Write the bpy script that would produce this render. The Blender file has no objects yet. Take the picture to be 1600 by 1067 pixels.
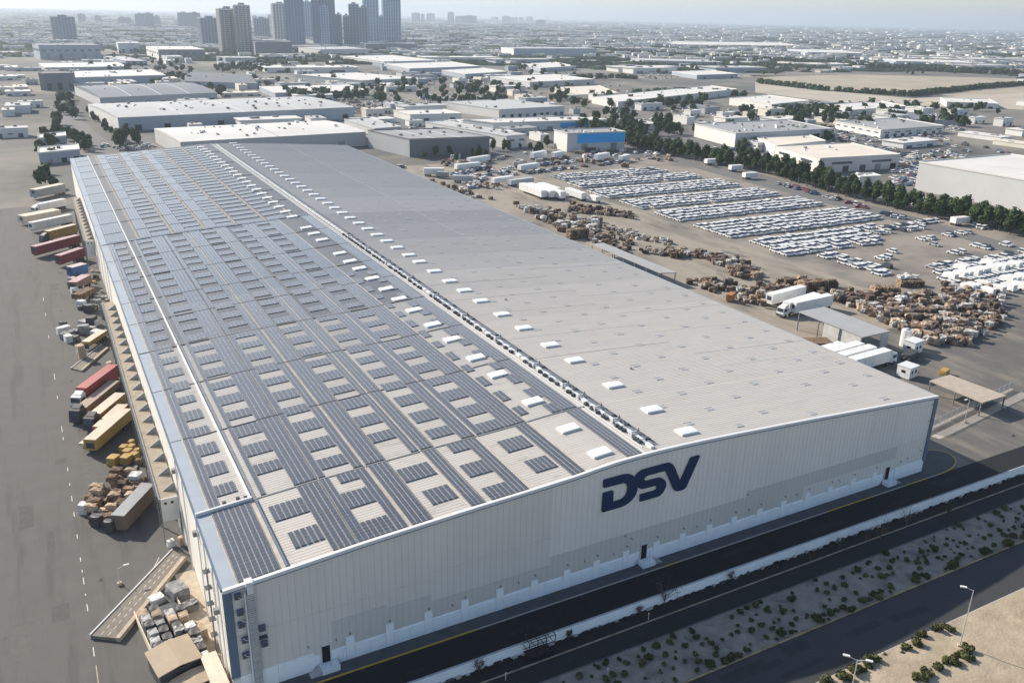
import bpy, math, random
from mathutils import Vector, Matrix
from mathutils.geometry import tessellate_polygon
rnd = random.Random(7)
scn = bpy.context.scene
C = scn.collection
# ------------------------------------------------------------------ camera, sky, sun, exposure
FPX = 1340.979; PITCH = .361912; ROLL = .022481; YAW = .502018
CAMP = Vector((-11.25, -91.164, 81.176))
cf = Vector((math.sin(YAW)*math.cos(PITCH), math.cos(YAW)*math.cos(PITCH), -math.sin(PITCH)))
r0 = Vector((math.cos(YAW), -math.sin(YAW), 0)); u0 = r0.cross(cf)
cr = r0*math.cos(ROLL)+u0*math.sin(ROLL); cu = -r0*math.sin(ROLL)+u0*math.cos(ROLL)
cam = bpy.data.cameras.new('camera'); camo = bpy.data.objects.new('camera', cam); C.objects.link(camo)
cam.sensor_width = 36; cam.lens = FPX/1600*36; cam.clip_start = 1; cam.clip_end = 120000
m = Matrix((cr, cu, -cf)).transposed().to_4x4(); m.translation = CAMP; camo.matrix_world = m
scn.camera = camo
SUN_EL = math.radians(29.5); SUN_AZ = math.atan2(-.47, .883)
w = bpy.data.worlds.new('World'); scn.world = w; w.use_nodes = True
wn = w.node_tree.nodes; sky = wn.new('ShaderNodeTexSky'); sky.sky_type = 'NISHITA'; sky.sun_disc = False
sky.sun_elevation = SUN_EL; sky.sun_rotation = SUN_AZ; sky.air_density = 1.0; sky.dust_density = .8; sky.ozone_density = 1.0; sky.altitude = 60
wn['Background'].inputs[1].default_value = .112
w.node_tree.links.new(sky.outputs[0], wn['Background'].inputs[0])
sl = bpy.data.lights.new('sun', 'SUN'); sl.energy = 4.9; sl.angle = math.radians(.53); sl.color = (1, .905, .77)
so = bpy.data.objects.new('sun', sl); C.objects.link(so)
sd = Vector((math.sin(SUN_AZ)*math.cos(SUN_EL), math.cos(SUN_AZ)*math.cos(SUN_EL), math.sin(SUN_EL)))
so.rotation_euler = sd.to_track_quat('Z', 'Y').to_euler()
scn.view_settings.view_transform = 'Standard'; scn.view_settings.look = 'None'
scn.view_settings.exposure = .62; scn.view_settings.gamma = 1; scn.view_settings.use_curve_mapping = False
scn.render.engine = 'CYCLES'
scn.cycles.max_bounces = 5; scn.cycles.volume_bounces = 1; scn.cycles.use_denoising = True
scn.cycles.sample_clamp_indirect = 4
HAZE_DENSITY = 1.0e-4

# ------------------------------------------------------------------ helpers
def G(px, py, z=0.0):
    """ground (or height z) point seen at a pixel of the 1600 wide photograph"""
    d = cf + cr*((px-800)/FPX) - cu*((py-533.5)/FPX)
    return CAMP + d*((z-CAMP.z)/d.z)
def dpx(p):
    q = Vector(p)-CAMP; z = q.dot(cf)
    return (800+FPX*q.dot(cr)/z, 533.5-FPX*q.dot(cu)/z) if z > 1 else (-9e9, -9e9)
def inview(p, mgn=60):
    x, y = dpx(p); return -mgn < x < 1600+mgn and -mgn < y < 1067+mgn
MATS = {}
def M(name, col, rough=.8, var=.12, scale=.6, bump=0., spec=.3, metal=0., rnd_val=0., col2=None, coord='world', detail=5, stretch=None, bscale=None, coat=0):
    if name in MATS: return MATS[name]
    mt = bpy.data.materials.new(name); mt.use_nodes = True; nt = mt.node_tree; N = nt.nodes; L = nt.links
    b = N['Principled BSDF']; b.inputs['Roughness'].default_value = rough; b.inputs['Metallic'].default_value = metal
    b.inputs['Specular IOR Level'].default_value = spec
    if coat: b.inputs['Coat Weight'].default_value = coat; b.inputs['Coat Roughness'].default_value = .08
    if coord == 'world':
        g = N.new('ShaderNodeNewGeometry'); src = g.outputs['Position']
    else:
        g = N.new('ShaderNodeTexCoord'); src = g.outputs['Object']
    if stretch:
        mp = N.new('ShaderNodeMapping'); mp.inputs['Scale'].default_value = stretch; L.new(src, mp.inputs[0]); src = mp.outputs[0]
    n = N.new('ShaderNodeTexNoise'); n.inputs['Scale'].default_value = scale; n.inputs['Detail'].default_value = detail; n.inputs['Roughness'].default_value = .62
    L.new(src, n.inputs['Vector'])
    rp = N.new('ShaderNodeValToRGB'); L.new(n.outputs['Fac'], rp.inputs[0])
    c2 = col2 or tuple(min(1, c*(1+var)) for c in col); c1 = col if col2 else tuple(c*(1-var) for c in col)
    rp.color_ramp.elements[0].position = .34; rp.color_ramp.elements[1].position = .66
    rp.color_ramp.elements[0].color = (*c1, 1); rp.color_ramp.elements[1].color = (*c2, 1)
    out = rp.outputs[0]
    if rnd_val:
        oi = N.new('ShaderNodeObjectInfo'); mr = N.new('ShaderNodeMapRange'); mr.inputs[3].default_value = 1-rnd_val; mr.inputs[4].default_value = 1+rnd_val
        L.new(oi.outputs['Random'], mr.inputs[0]); mx = N.new('ShaderNodeVectorMath'); mx.operation = 'SCALE'
        L.new(out, mx.inputs[0]); L.new(mr.outputs[0], mx.inputs['Scale']); out = mx.outputs[0]
    L.new(out, b.inputs['Base Color'])
    if bump:
        n2 = N.new('ShaderNodeTexNoise'); n2.inputs['Scale'].default_value = bscale or scale*6; n2.inputs['Detail'].default_value = 4; L.new(src, n2.inputs['Vector'])
        bp = N.new('ShaderNodeBump'); bp.inputs['Strength'].default_value = bump; bp.inputs['Distance'].default_value = .1
        L.new(n2.outputs['Fac'], bp.inputs['Height']); L.new(bp.outputs[0], b.inputs['Normal'])
    mt['_b'] = 1; MATS[name] = mt; return mt
def overlay(mt, col, scale, lo, hi, stretch=None, offs=0, amt=1.0):
    """mix a second colour in where a second noise is high: stains, dust, patches"""
    nt = mt.node_tree; N = nt.nodes; L = nt.links; b = N['Principled BSDF']
    g = N.new('ShaderNodeNewGeometry'); mp = N.new('ShaderNodeMapping'); mp.inputs['Scale'].default_value = stretch or (1, 1, 1)
    mp.inputs['Location'].default_value = (offs, offs*1.7, 0); L.new(g.outputs['Position'], mp.inputs[0])
    n = N.new('ShaderNodeTexNoise'); n.inputs['Scale'].default_value = scale; n.inputs['Detail'].default_value = 6; n.inputs['Roughness'].default_value = .6; L.new(mp.outputs[0], n.inputs['Vector'])
    mr = N.new('ShaderNodeMapRange'); mr.inputs[1].default_value = lo; mr.inputs[2].default_value = hi; mr.inputs[4].default_value = amt; L.new(n.outputs['Fac'], mr.inputs[0])
    mx = N.new('ShaderNodeMix'); mx.data_type = 'RGBA'; old = b.inputs['Base Color'].links[0].from_socket
    L.new(mr.outputs[0], mx.inputs[0]); L.new(old, mx.inputs[6]); mx.inputs[7].default_value = (*col, 1); L.new(mx.outputs[2], b.inputs['Base Color'])
    return mt
BOXF = [(0,3,2,1),(4,5,6,7),(0,1,5,4),(1,2,6,5),(2,3,7,6),(3,0,4,7)]
class MB:
    def __init__(s): s.v = []; s.f = []; s.m = []; s.mats = []
    def mi(s, mat):
        if mat not in s.mats: s.mats.append(mat)
        return s.mats.index(mat)
    def face(s, pts, mat):
        k = len(s.v); s.v += [tuple(p) for p in pts]; s.f.append(tuple(range(k, k+len(pts)))); s.m.append(s.mi(mat))
    def hexa(s, p8, mat, skip=()):
        k = len(s.v); s.v += [tuple(p) for p in p8]; i = s.mi(mat)
        for n, q in enumerate(BOXF):
            if n in skip: continue
            s.f.append(tuple(k+j for j in q)); s.m.append(i)
    def box(s, x0, x1, y0, y1, z0, z1, mat, skip=()):
        s.hexa([(x0,y0,z0),(x1,y0,z0),(x1,y1,z0),(x0,y1,z0),(x0,y0,z1),(x1,y0,z1),(x1,y1,z1),(x0,y1,z1)], mat, skip)
    def rbox(s, cx, cy, z0, lx, ly, lz, ang, mat, taper=1., skip=()):
        ca, sa = math.cos(ang), math.sin(ang); P = []
        for z, t in ((z0, 1), (z0+lz, taper)):
            for a, b in ((-1,-1),(1,-1),(1,1),(-1,1)):
                x = a*lx/2*t; y = b*ly/2*t; P.append((cx+x*ca-y*sa, cy+x*sa+y*ca, z))
        s.hexa(P, mat, skip)
    def prism(s, poly, z0, z1, mat, top=None, caps=True):
        n = len(poly)
        for i in range(n):
            a = poly[i]; b = poly[(i+1) % n]
            s.face([(a[0],a[1],z0),(b[0],b[1],z0),(b[0],b[1],z1),(a[0],a[1],z1)], mat)
        if caps: s.face([(p[0],p[1],z1) for p in poly], top or mat)
    def tube(s, a, b, r, mat, n=6, r2=None):
        a = Vector(a); b = Vector(b); d = (b-a).normalized(); r2 = r if r2 is None else r2
        u = d.orthogonal().normalized(); v = d.cross(u); k = len(s.v); i = s.mi(mat)
        for c, rr in ((a, r), (b, r2)):
            for j in range(n):
                t = 2*math.pi*j/n; s.v.append(tuple(c+u*(rr*math.cos(t))+v*(rr*math.sin(t))))
        for j in range(n):
            j2 = (j+1) % n; s.f.append((k+j, k+j2, k+n+j2, k+n+j)); s.m.append(i)
        s.f.append(tuple(k+j for j in reversed(range(n)))); s.m.append(i)
        s.f.append(tuple(k+n+j for j in range(n))); s.m.append(i)
    def mesh(s, name, smooth=False):
        me = bpy.data.meshes.new(name); me.from_pydata(s.v, [], s.f)
        for mt in s.mats: me.materials.append(mt)
        me.polygons.foreach_set('material_index', s.m)
        if smooth: me.polygons.foreach_set('use_smooth', [True]*len(s.f))
        me.update(); return me
    def build(s, name, parent=None, loc=(0,0,0), rz=0., smooth=False, kind=None):
        return O(name, s.mesh(name, smooth), parent, loc, rz, kind)
def O(name, data, parent=None, loc=(0,0,0), rz=0., kind=None):
    o = bpy.data.objects.new(name, data); C.objects.link(o); o.parent = parent; o.location = loc
    if rz: o.rotation_euler = (0, 0, rz)
    if kind: o['kind'] = kind
    return o
def tag(o, label, cat, group=None, kind=None):
    o['label'] = label; o['category'] = cat
    if group: o['group'] = group
    if kind: o['kind'] = kind
    return o
def E(name, loc, label, cat, group=None, rz=0.):
    return tag(O(name, None, None, loc, rz), label, cat, group)
def ctree(o, loc, rz=0., label=None, group=None, scale=None):
    c = o.copy(); C.objects.link(c); c.location = loc; c.rotation_euler = (0, 0, rz)
    if scale: c.scale = scale if hasattr(scale, '__len__') else (scale,)*3
    if label: c['label'] = label
    if group: c['group'] = group
    for ch in list(o.children):
        d = ch.copy(); C.objects.link(d); d.parent = c
        for g in list(ch.children):
            e = g.copy(); C.objects.link(e); e.parent = d
    return c
def sheet(name, poly, mat, z=0.0, kind='structure', label=None):
    b = MB(); b.face([(p[0], p[1], z) for p in poly], mat); return b.build(name, kind=kind)
def rect(x0, x1, y0, y1): return [(x0,y0),(x1,y0),(x1,y1),(x0,y1)]
def inpoly(x, y, P):
    c = False; n = len(P); j = n-1
    for i in range(n):
        if (P[i][1] > y) != (P[j][1] > y) and x < (P[j][0]-P[i][0])*(y-P[i][1])/(P[j][1]-P[i][1])+P[i][0]: c = not c
        j = i
    return c

# ------------------------------------------------------------------ materials
ground_m = M('earth', (.15,.142,.128), .95, scale=.004, col2=(.24,.22,.185), detail=9)
overlay(ground_m, (.075,.08,.078), .0022, .46, .56, amt=.8); overlay(ground_m, (.27,.24,.20), .02, .52, .7, offs=40, amt=.7)
overlay(ground_m, (.05,.06,.045), .009, .56, .68, offs=11, amt=.8)
yard_m = M('yard_asphalt', (.118,.113,.106), .9, var=.06, scale=.25, bump=.15, bscale=8)
overlay(yard_m, (.085,.081,.077), .10, .52, .66, stretch=(3.5,.35,1), amt=.75); overlay(yard_m, (.055,.052,.05), .5, .66, .74, offs=21, amt=.7); overlay(yard_m, (.135,.127,.114), .35, .62, .75, offs=9, amt=.5)
ryard_m = M('dusty_asphalt', (.20,.18,.15), .92, var=.08, scale=.15, bump=.15, bscale=6)
overlay(ryard_m, (.34,.295,.235), .05, .36, .55, stretch=(2.0,.5,1), amt=.75); overlay(ryard_m, (.115,.11,.105), .07, .56, .66, stretch=(1.6,.6,1), offs=30, amt=.8)
lot_m = M('lot_asphalt', (.165,.152,.135), .92, var=.08, scale=.1, bump=.1, bscale=6)
overlay(lot_m, (.31,.27,.22), .03, .40, .57, stretch=(1,1.4,1), offs=5, amt=.75)
dark_road_m = M('new_asphalt', (.0135,.0155,.0185), .85, var=.08, scale=.3, bump=.1, bscale=9)
front_road_m = M('worn_road_asphalt', (.022,.024,.026), .88, var=.1, scale=.5, bump=.12, bscale=9)
overlay(front_road_m, (.05,.05,.049), .18, .58, .72, stretch=(1,2,1), amt=.6)
big_road_m = M('main_road_asphalt', (.048,.050,.054), .85, var=.05, scale=.3, bump=.1, bscale=9)
far_road_m = M('far_road_asphalt', (.155,.15,.145), .9, var=.06, scale=.05)
pave_m = M('pavement_concrete', (.085,.09,.095), .9, var=.14, scale=.6, bump=.1)
sand_m = M('sand', (.38,.31,.22), .98, var=.16, scale=.35, bump=.9, bscale=2.2)
overlay(sand_m, (.33,.26,.18), 1.4, .58, .7, amt=.6); overlay(sand_m, (.47,.39,.29), .25, .5, .7, offs=3, amt=.6)
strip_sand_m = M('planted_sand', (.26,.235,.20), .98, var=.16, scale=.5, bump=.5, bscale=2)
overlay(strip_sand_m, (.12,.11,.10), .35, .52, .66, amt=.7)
soil_m = M('dark_soil', (.022,.021,.02), .98, var=.3, scale=1.2, bump=.6)
white_line_m = M('road_paint_white', (.62,.60,.56), .8, var=.15, scale=3)
yellow_line_m = M('road_paint_yellow', (.62,.40,.06), .8, var=.12, scale=3)
kerb_m = M('kerb_concrete', (.42,.40,.37), .9, var=.12, scale=1.5)
ptan_m = M('tan_concrete', (.46,.39,.30), .92, var=.14, scale=1.2)
clad_m = [M('cladding_%s' % n, c, .55, var=.035, scale=.12, spec=.4, stretch=(1,1,.35)) for n, c in
          (('warm', (.70,.66,.605)), ('light', (.76,.725,.675)), ('dull', (.60,.57,.53)), ('pale', (.725,.69,.645)))]
for q in clad_m: overlay(q, (.58,.555,.52), .5, .56, .78, stretch=(3.5,1,.12), offs=2, amt=.5)
joint_m = M('cladding_joint', (.52,.51,.50), .7)  # thin joint lines, a bit greyer than the cladding
dado_m = M('painted_precast', (.86,.88,.90), .75, var=.035, scale=.8)
overlay(dado_m, (.70,.70,.70), .5, .6, .8, stretch=(1,1,.4), amt=.4)
lwall_m = M('side_wall_white', (.70,.67,.62), .7, var=.06, scale=.2)
trim_m = M('white_trim', (.68,.68,.68), .45, var=.03, scale=.5)
btrim_m = M('blue_grey_trim', (.115,.165,.235), .45, var=.05, scale=.5)
eave_m = M('eave_sheet', (.30,.345,.39), .5, var=.05, scale=.3, metal=.0)
logo_m = M('logo_navy', (.006,.028,.085), .45, var=.08, scale=.5, spec=.3)
black_m = M('dark_opening', (.012,.012,.014), .8, var=.2)
steel_m = M('grey_steel', (.22,.23,.24), .5, var=.2, scale=1.2, metal=.4)
dsteel_m = M('dark_steel', (.07,.08,.09), .6, var=.25, scale=2)
galv_m = M('galvanised_duct', (.55,.55,.54), .5, var=.15, scale=2, metal=.3)
skyl_m = M('skylight_acrylic', (.84,.85,.86), .25, var=.03, scale=.7, spec=.5)
plate_m = M('rooflight_sheet', (.37,.375,.38), .6, var=.1, scale=1)
pv_m = M('solar_glass', (.026,.034,.054), .25, var=.3, scale=1.1, spec=.9)
pv_m.node_tree.nodes['Principled BSDF'].inputs['Sheen Weight'].default_value = .42; pv_m.node_tree.nodes['Principled BSDF'].inputs['Sheen Roughness'].default_value = .45
pvf_m = M('panel_frame', (.10,.105,.115), .5, var=.1)
rail_m = M('panel_rail', (.56,.53,.49), .6, var=.1)
glass_m = M('window_glass', (.05,.07,.10), .12, var=.3, scale=.2, spec=.7)
wood_m = M('weathered_pallet_wood', (.24,.165,.11), .95, var=.4, scale=1.1, rnd_val=.3)
tanwrap_m = M('tan_wrap', (.42,.33,.24), .9, var=.3, scale=.9, rnd_val=.25)
greywrap_m = M('grey_wrap', (.30,.30,.30), .7, var=.35, scale=1.1, rnd_val=.35)
brown_m = M('brown_scrap', (.145,.10,.072), .95, var=.5, scale=1.3, rnd_val=.3)
tyre_m = M('rubber', (.02,.02,.02), .9)
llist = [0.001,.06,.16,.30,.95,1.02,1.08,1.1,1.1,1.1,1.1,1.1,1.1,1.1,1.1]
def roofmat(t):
    """coating of one bay: t = 0 cream sheets at the gable, 1 darker blue grey sheets at the far end"""
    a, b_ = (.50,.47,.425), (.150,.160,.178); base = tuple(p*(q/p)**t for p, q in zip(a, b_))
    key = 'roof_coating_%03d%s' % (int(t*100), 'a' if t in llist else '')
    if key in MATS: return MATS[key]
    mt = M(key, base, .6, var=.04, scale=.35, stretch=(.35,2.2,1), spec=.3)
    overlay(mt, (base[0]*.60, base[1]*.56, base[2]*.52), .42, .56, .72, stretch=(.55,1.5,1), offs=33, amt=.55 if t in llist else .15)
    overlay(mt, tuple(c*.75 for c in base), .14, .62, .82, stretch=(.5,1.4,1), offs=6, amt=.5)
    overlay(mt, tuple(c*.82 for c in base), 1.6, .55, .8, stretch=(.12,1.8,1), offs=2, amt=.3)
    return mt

# ------------------------------------------------------------------ ground, roads, yards
R = 27000
b = MB(); b.face([(-R,-4000,-.03),(R,-4000,-.03),(R,R,-.03),(-R,R,-.03)], ground_m); b.build('ground', kind='structure')
sheet('loading_yard', rect(-120, 0, -60, 330), yard_m, -.012)
sheet('right_yard', [(130.6,-2.3),(225,-2.3),(225,330),(210,372),(130.6,372)], ryard_m, -.012)
sheet('car_lot', [(222,60),(352,60),(352,180),(352,285),(345,345),(210,372),(222,330)], lot_m, -.006)
sheet('vehicle_track', [(131,-2.3),(400,-2.3),(400,60),(165,60),(158,110),(152,200),(148,345),(131,345)], M('track_asphalt', (.125,.118,.108), .9, var=.08, scale=.2), -.0035)
overlay(MATS['track_asphalt'], (.24,.21,.17), .08, .48, .62, stretch=(2,.5,1), amt=.7)
sheet('service_road', [(-60,-9.45),(400,-9.45),(400,-2.3),(-60,-2.3)], dark_road_m, 0.0)
sheet('verge', rect(-60, 400, -12, -9.6), soil_m, 0.004)
sheet('second_road', rect(-60, 400, -15.4, -12), front_road_m, 0.0)
b = MB(); n = 150; xs_ = [-60+460*i/n for i in range(n+1)]; ys_ = [-24,-22.4,-20.8,-19.2,-17.6,-15.4]
for i in range(n):
    for j in range(5):
        def zz(x, y): return .02+.22*max(0, math.sin((y+24)/8.6*math.pi))*(.7+.3*math.sin(x*.35)*math.cos(y*.9+x*.11))
        b.face([(x, y, zz(x, y)) for x, y in ((xs_[i],ys_[j]),(xs_[i+1],ys_[j]),(xs_[i+1],ys_[j+1]),(xs_[i],ys_[j+1]))], strip_sand_m)
b.build('planted_strip', kind='structure', smooth=True)
sheet('main_road', rect(-60, 500, -32, -24), big_road_m, 0.0)
b = MB(); rr = random.Random(3)
hx = {}
for i in range(121):
    for j in range(41):
        x = -60+i*3.5; y = -32.15-j*1.6
        hx[i, j] = (x, y, .22+(.10 if j > 0 else 0)*(math.sin(x*.23+y*.31)*math.cos(y*.19-x*.07)+.6*math.sin(x*.61+1)*math.sin(y*.8)+rr.uniform(-.2,.2)))
for i in range(120):
    for j in range(40): b.face([hx[i,j],hx[i+1,j],hx[i+1,j+1],hx[i,j+1]][::-1], sand_m)
b.build('sand', kind='structure', smooth=True)
# apron pavement with rounded corner and kerb
arc = [(133+8.6*math.sin(t), 2.2-4.5*math.cos(t)) for t in [math.pi*k/16 for k in range(0, 15)]]
poly = [(-3,-2.3)]+[(x, y) for x, y in arc]+[(130.6,7.4),(130.6,.0),(-3,.0)]
b = MB(); b.prism(poly, .0, .13, pave_m); b.build('pavement', kind='structure')
kr = E('kerb', (0,0,0), 'yellow and white painted kerb along the apron under the front wall', 'kerb')
line = [(-3+3.0*i, -2.3) for i in range(46)]+arc
for i in range(len(line)-1):
    a = Vector(line[i]); c = Vector(line[i+1]); 
    if (c-a).length < .05: continue
    d = (c-a).normalized(); nn = Vector((d.y, -d.x))*.16
    x = a.x; yel = x < 33 or 64 < x < 69 or 99 < x < 112 or x > 119
    mm = (yellow_line_m if yel and rnd.random() < .9 else kerb_m)
    q = MB(); g = d*.03
    P = [a+g, c-g, c-g+nn, a+g+nn]
    q.hexa([(p.x, p.y, 0) for p in reversed(P)]+[(p.x, p.y, .15) for p in reversed(P)], mm); q.build('kerb_stone', kr)
def kerbline(name, x0, x1, y, w, h, mat, label, step=4.0):
    r = E(name, (0, y, 0), label, 'kerb'); q = MB(); q.box(0, step-.04, 0, w, 0, h, mat); me = q.mesh('kerb_stone')
    x = x0
    while x < x1:
        O('kerb_stone', me, r, (x, 0, 0)); x += step
kerbline('kerb', -30, 150, -12.1, .18, .14, M('stained_kerb', (.30,.25,.19), .9, var=.3), 'thin tan kerb between the dark verge and the second road')
kerbline('kerb', 0, 150, -15.5, .15, .12, M('dull_kerb', (.13,.13,.13), .9, var=.2), 'dull kerb along the upper side of the planted strip')
kerbline('kerb', 10, 150, -24.1, .2, .14, M('ochre_kerb', (.36,.27,.14), .9, var=.3), 'ochre kerb between the planted strip and the main road')
kerbline('kerb', 30, 150, -32.2, .25, .15, kerb_m, 'pale kerb between the main road and the sunlit sand')
b = MB()
for y0, y1 in ((90,93),(86,87.5),(72,73.5),(66,67),(60,62),(54.5,56),(47,48.5),(40,41.2),(36.8,37.6),(33.5,35.4),(30.5,31),(26.5,28.2),(20,20.6),(16,18),(9,14),(120,124),(185,189),(170,173),(150,153),(108,110)):
    xx = -16+(y0-90)*-.012; b.box(xx-.06, xx+.06, y0, y1, -.01, -.005, white_line_m if rnd.random() < .9 else ptan_m, skip=(0,2,3,4,5))
b.build('lane_marking', kind='structure')
b = MB()
for a, c in (((-1.2,36.3),(-3.8,33)),((-6.2,31.6),(-4.4,35.8)),((-3.2,27.5),(-2.6,16)),((-2.5,16),(-2.2,4))):
    a = Vector(a); c = Vector(c); d = (c-a).normalized(); nn = Vector((d.y,-d.x))*.05
    b.face([(*(a-nn),-.004),(*(a+nn),-.004),(*(c+nn),-.004),(*(c-nn),-.004)], white_line_m)
b.build('bay_marking', kind='structure')
rp_ = random.Random(6); pd = M('repair_patch_dark', (.102,.098,.093), .95, var=.1, scale=1); pl_ = M('repair_patch_light', (.126,.121,.112), .95, var=.1, scale=1); pr = M('repair_patch_road', (.024,.026,.029), .9, var=.1); gr = M('drain_grate', (.03,.03,.03), .7)
for i in range(14):
    x, y = rp_.uniform(-34,-7), rp_.uniform(-5,260); sheet('asphalt_patch', rect(x, x+rp_.uniform(.8,3), y, y+rp_.uniform(1.5,9)), rp_.choice([pd, pl_, pd]), -.007+i*.0001)
for i in range(14):
    x = rp_.uniform(20,135); y = rp_.uniform(-30,-25.5); sheet('asphalt_patch', rect(x, x+rp_.uniform(2,8), y, y+rp_.uniform(.7,2)), M('repair_patch_main', (.038,.040,.044), .9, var=.1), .004+i*.0001)
for i in range(9):
    x = rp_.uniform(20,135); y = rp_.uniform(-8.5,-4); sheet('asphalt_patch', rect(x, x+rp_.uniform(2,9), y, y+rp_.uniform(.7,2)), pr, .004+i*.0001)
for i in range(12):
    x = 4+i*11.5; sheet('drain', rect(x, x+.7, -2.95, -2.5), gr, .006)
    if i < 8: sheet('drain', rect(-13.2, -12.7, 5+i*28, 5.9+i*28), gr, -.003)
sheet('side_strip', [(-2.6,3),(-.02,3),(-.02,30),(-2.9,30)], ptan_m, -.004)
# far road on the left, road beside the trees and others further out
def road_px(name, L, mat=far_road_m, z=-.004):
    sheet(name, [tuple(G(*p)[:2]) for p in L], mat, z)
road_px('left_road', [(86,160),(118,176),(150,208),(196,240),(158,246),(120,212),(86,190)])
road_px('left_road', [(150,88),(178,84),(215,100),(300,128),(330,140),(280,140),(230,112)])
road_px('right_road', [(940,215),(985,213),(1060,240),(1200,275),(1320,310),(1514,362),(1600,388),(1600,402),(1500,372),(1290,318),(1130,275),(1010,242)], z=-.002)
road_px('right_road', [(1010,205),(1060,205),(1130,232),(1240,262),(1380,296),(1514,330),(1600,352),(1600,362),(1500,338),(1370,305),(1200,262),(1100,236)], z=-.002)
road_px('middle_road', [(560,172),(600,168),(640,178),(700,196),(770,222),(860,242),(930,236),(990,252),(900,262),(780,246),(690,236),(620,205)], M('mid_asphalt', (.13,.13,.13), .9, var=.1, scale=.03))
road_px('cross_road', [(900,205),(975,200),(1040,245),(990,248)], M('mid_asphalt', (.13,.13,.13)))
road_px('dry_field', [(900,125),(1170,118),(1210,128),(1480,150),(1600,156),(1600,135),(1514,132),(1500,122),(1180,120),(920,120)], M('dry_field', (.36,.31,.235), .98, var=.15, scale=.02), -.001)
road_px('dry_field', [(1180,121),(1330,117),(1514,121),(1600,124),(1600,142),(1514,140),(1425,150),(1280,139)], MATS['dry_field'], .12)
road_px('dry_field', [(1180,128),(1290,142),(1425,154),(1600,146),(1600,172),(1300,160),(1180,145)], M('pale_field', (.42,.37,.30), .98, var=.12, scale=.02), .06)

# ------------------------------------------------------------------ the warehouse
W, L = 130.55, 353.5
XS = [0,7,18,27,35,43,50,53,56.5,60,64.3,68.5,73.6,80,87,96.7,108.5,118.7,W]
ZS = [16.0,16.58,17.45,17.98,18.4,18.75,19.12,19.42,19.7,19.82,19.85,19.76,19.58,19.25,18.85,18.28,17.5,16.8,16.0]
def rz_(x):
    if x <= 0: return ZS[0]
    for i in range(len(XS)-1):
        if x <= XS[i+1]:
            t = (x-XS[i])/(XS[i+1]-XS[i]); return ZS[i]*(1-t)+ZS[i+1]*t
    return ZS[-1]
wh = E('warehouse', (0,0,0), 'huge pale grey warehouse with curved roof, solar panels and navy letters', 'warehouse')
# body walls
b = MB()
n = len(XS)
for i in range(n-1):
    b.face([(XS[i],.12,2.4),(XS[i+1],.12,2.4),(XS[i+1],.12,ZS[i+1]-.25),(XS[i],.12,ZS[i]-.25)], clad_m[2])
    b.face([(XS[i+1],L,0),(XS[i],L,0),(XS[i],L,ZS[i]-.25),(XS[i+1],L,ZS[i+1]-.25)], clad_m[0])
b.face([(0,.12,0),(W,.12,0),(W,.12,2.4),(0,.12,2.4)], dado_m)
b.face([(W,.12,0),(W,L,0),(W,L,15.8),(W,.12,15.8)], clad_m[0])
b.face([(0,L,0),(0,.12,0),(0,.12,15.8),(0,L,15.8)], lwall_m)
b.build('wall', wh)
# front cladding in bays: every bay its own part with ribs
bays = []
def clad(x0, x1, z0, z1, mt):
    q = MB(); top = z1 is None
    def zt(x): return (rz_(x)-.3) if top else z1
    cuts = sorted(set([x0, x1]+[x for x in XS if x0 < x < x1]))
    for a, c in zip(cuts, cuts[1:]):
        q.face([(a,.03,z0),(c,.03,z0),(c,.03,zt(c)),(a,.03,zt(a))], mt)
    x = math.ceil(x0/.95)*.95+.0
    while x < x1-.02:
        if x > x0+.02:
            q.box(x-.02, x+.02, .012, .03, z0, zt(x), mt, skip=(0,1,4)); q.box(x+.036, x+.065, .018, .03, z0, zt(x), joint_m, skip=(0,1,4))
        x += .95
    q.box(x0, x1, .0, .029, z0, z0+.05, joint_m)
    q.build('cladding_panel', wh)
c0, c1, c2, c3 = clad_m
for a in ((1.0,12.8,2.5,9.0,c0),(12.8,20.6,2.5,6.9,c2),(12.8,20.6,6.9,9.0,c0),(20.6,27,2.5,6.4,c2),(20.6,27,6.4,9.0,c0),(27,46,2.5,5.2,c2),(27,46,5.2,9.9,c0),
          (46,84.3,2.5,6.5,c2),(84.3,98,2.5,6.4,c2),(98,121.7,2.5,5.0,c3),(98,121.7,5.0,7.5,c2),(84.3,98,6.4,7.5,c2),(121.7,129.9,2.5,7.5,c3),
          (1.0,27,9.0,None,c0),(27,46,9.9,None,c0),(46,84.3,6.5,None,c1),(84.3,121.7,7.5,None,c1),(121.7,129.9,7.5,None,c1)): clad(*a)
# precast base panels, a tall one every 5.6 m
def dado(x0, x1, h):
    q = MB(); q.box(x0+.02, x1-.02, -.09, .1, .0, h, dado_m); q.build('base_panel', wh)
talls = [15.2, 20.8, 26.5, 32.1, 37.7, 43.5, 49.1, 54.5, 60.0, 65.9, 71.2, 76.8, 82.2, 87.9, 93.5, 99.2, 104.9, 110.7, 116.5]
doors = [11.9, 63.5, 120.0]
dado(.9, 5.6, 2.9); dado(5.6, 10.3, 2.9)
prev = 13.6
for t in talls:
    gap = [(prev, t-.6)]
    for a, c in gap:
        if a < 63 < c: dado(a, 61.9, 2.0); dado(64.8, c, 2.0)
        else:
            mid = (a+c)/2; dado(a, mid, 2.0); dado(mid, c, 2.0)
    q = MB(); q.box(t-.58, t+.58, -.11, .1, 0, 3.75 if t < 40 else 3.3, dado_m); q.build('base_panel', wh)
    q = MB(); q.box(t-.06, t+.06, -.25, -.03, 4.3, 4.38, steel_m); q.box(t-.1, t+.1, -.32, -.22, 4.24, 4.32, dsteel_m); q.build('wall_lamp', wh)
    prev = t+.6
dado(prev, 118.4, 2.0); dado(122.2, 126, 2.8); dado(126, 130.2, 2.8)
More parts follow.
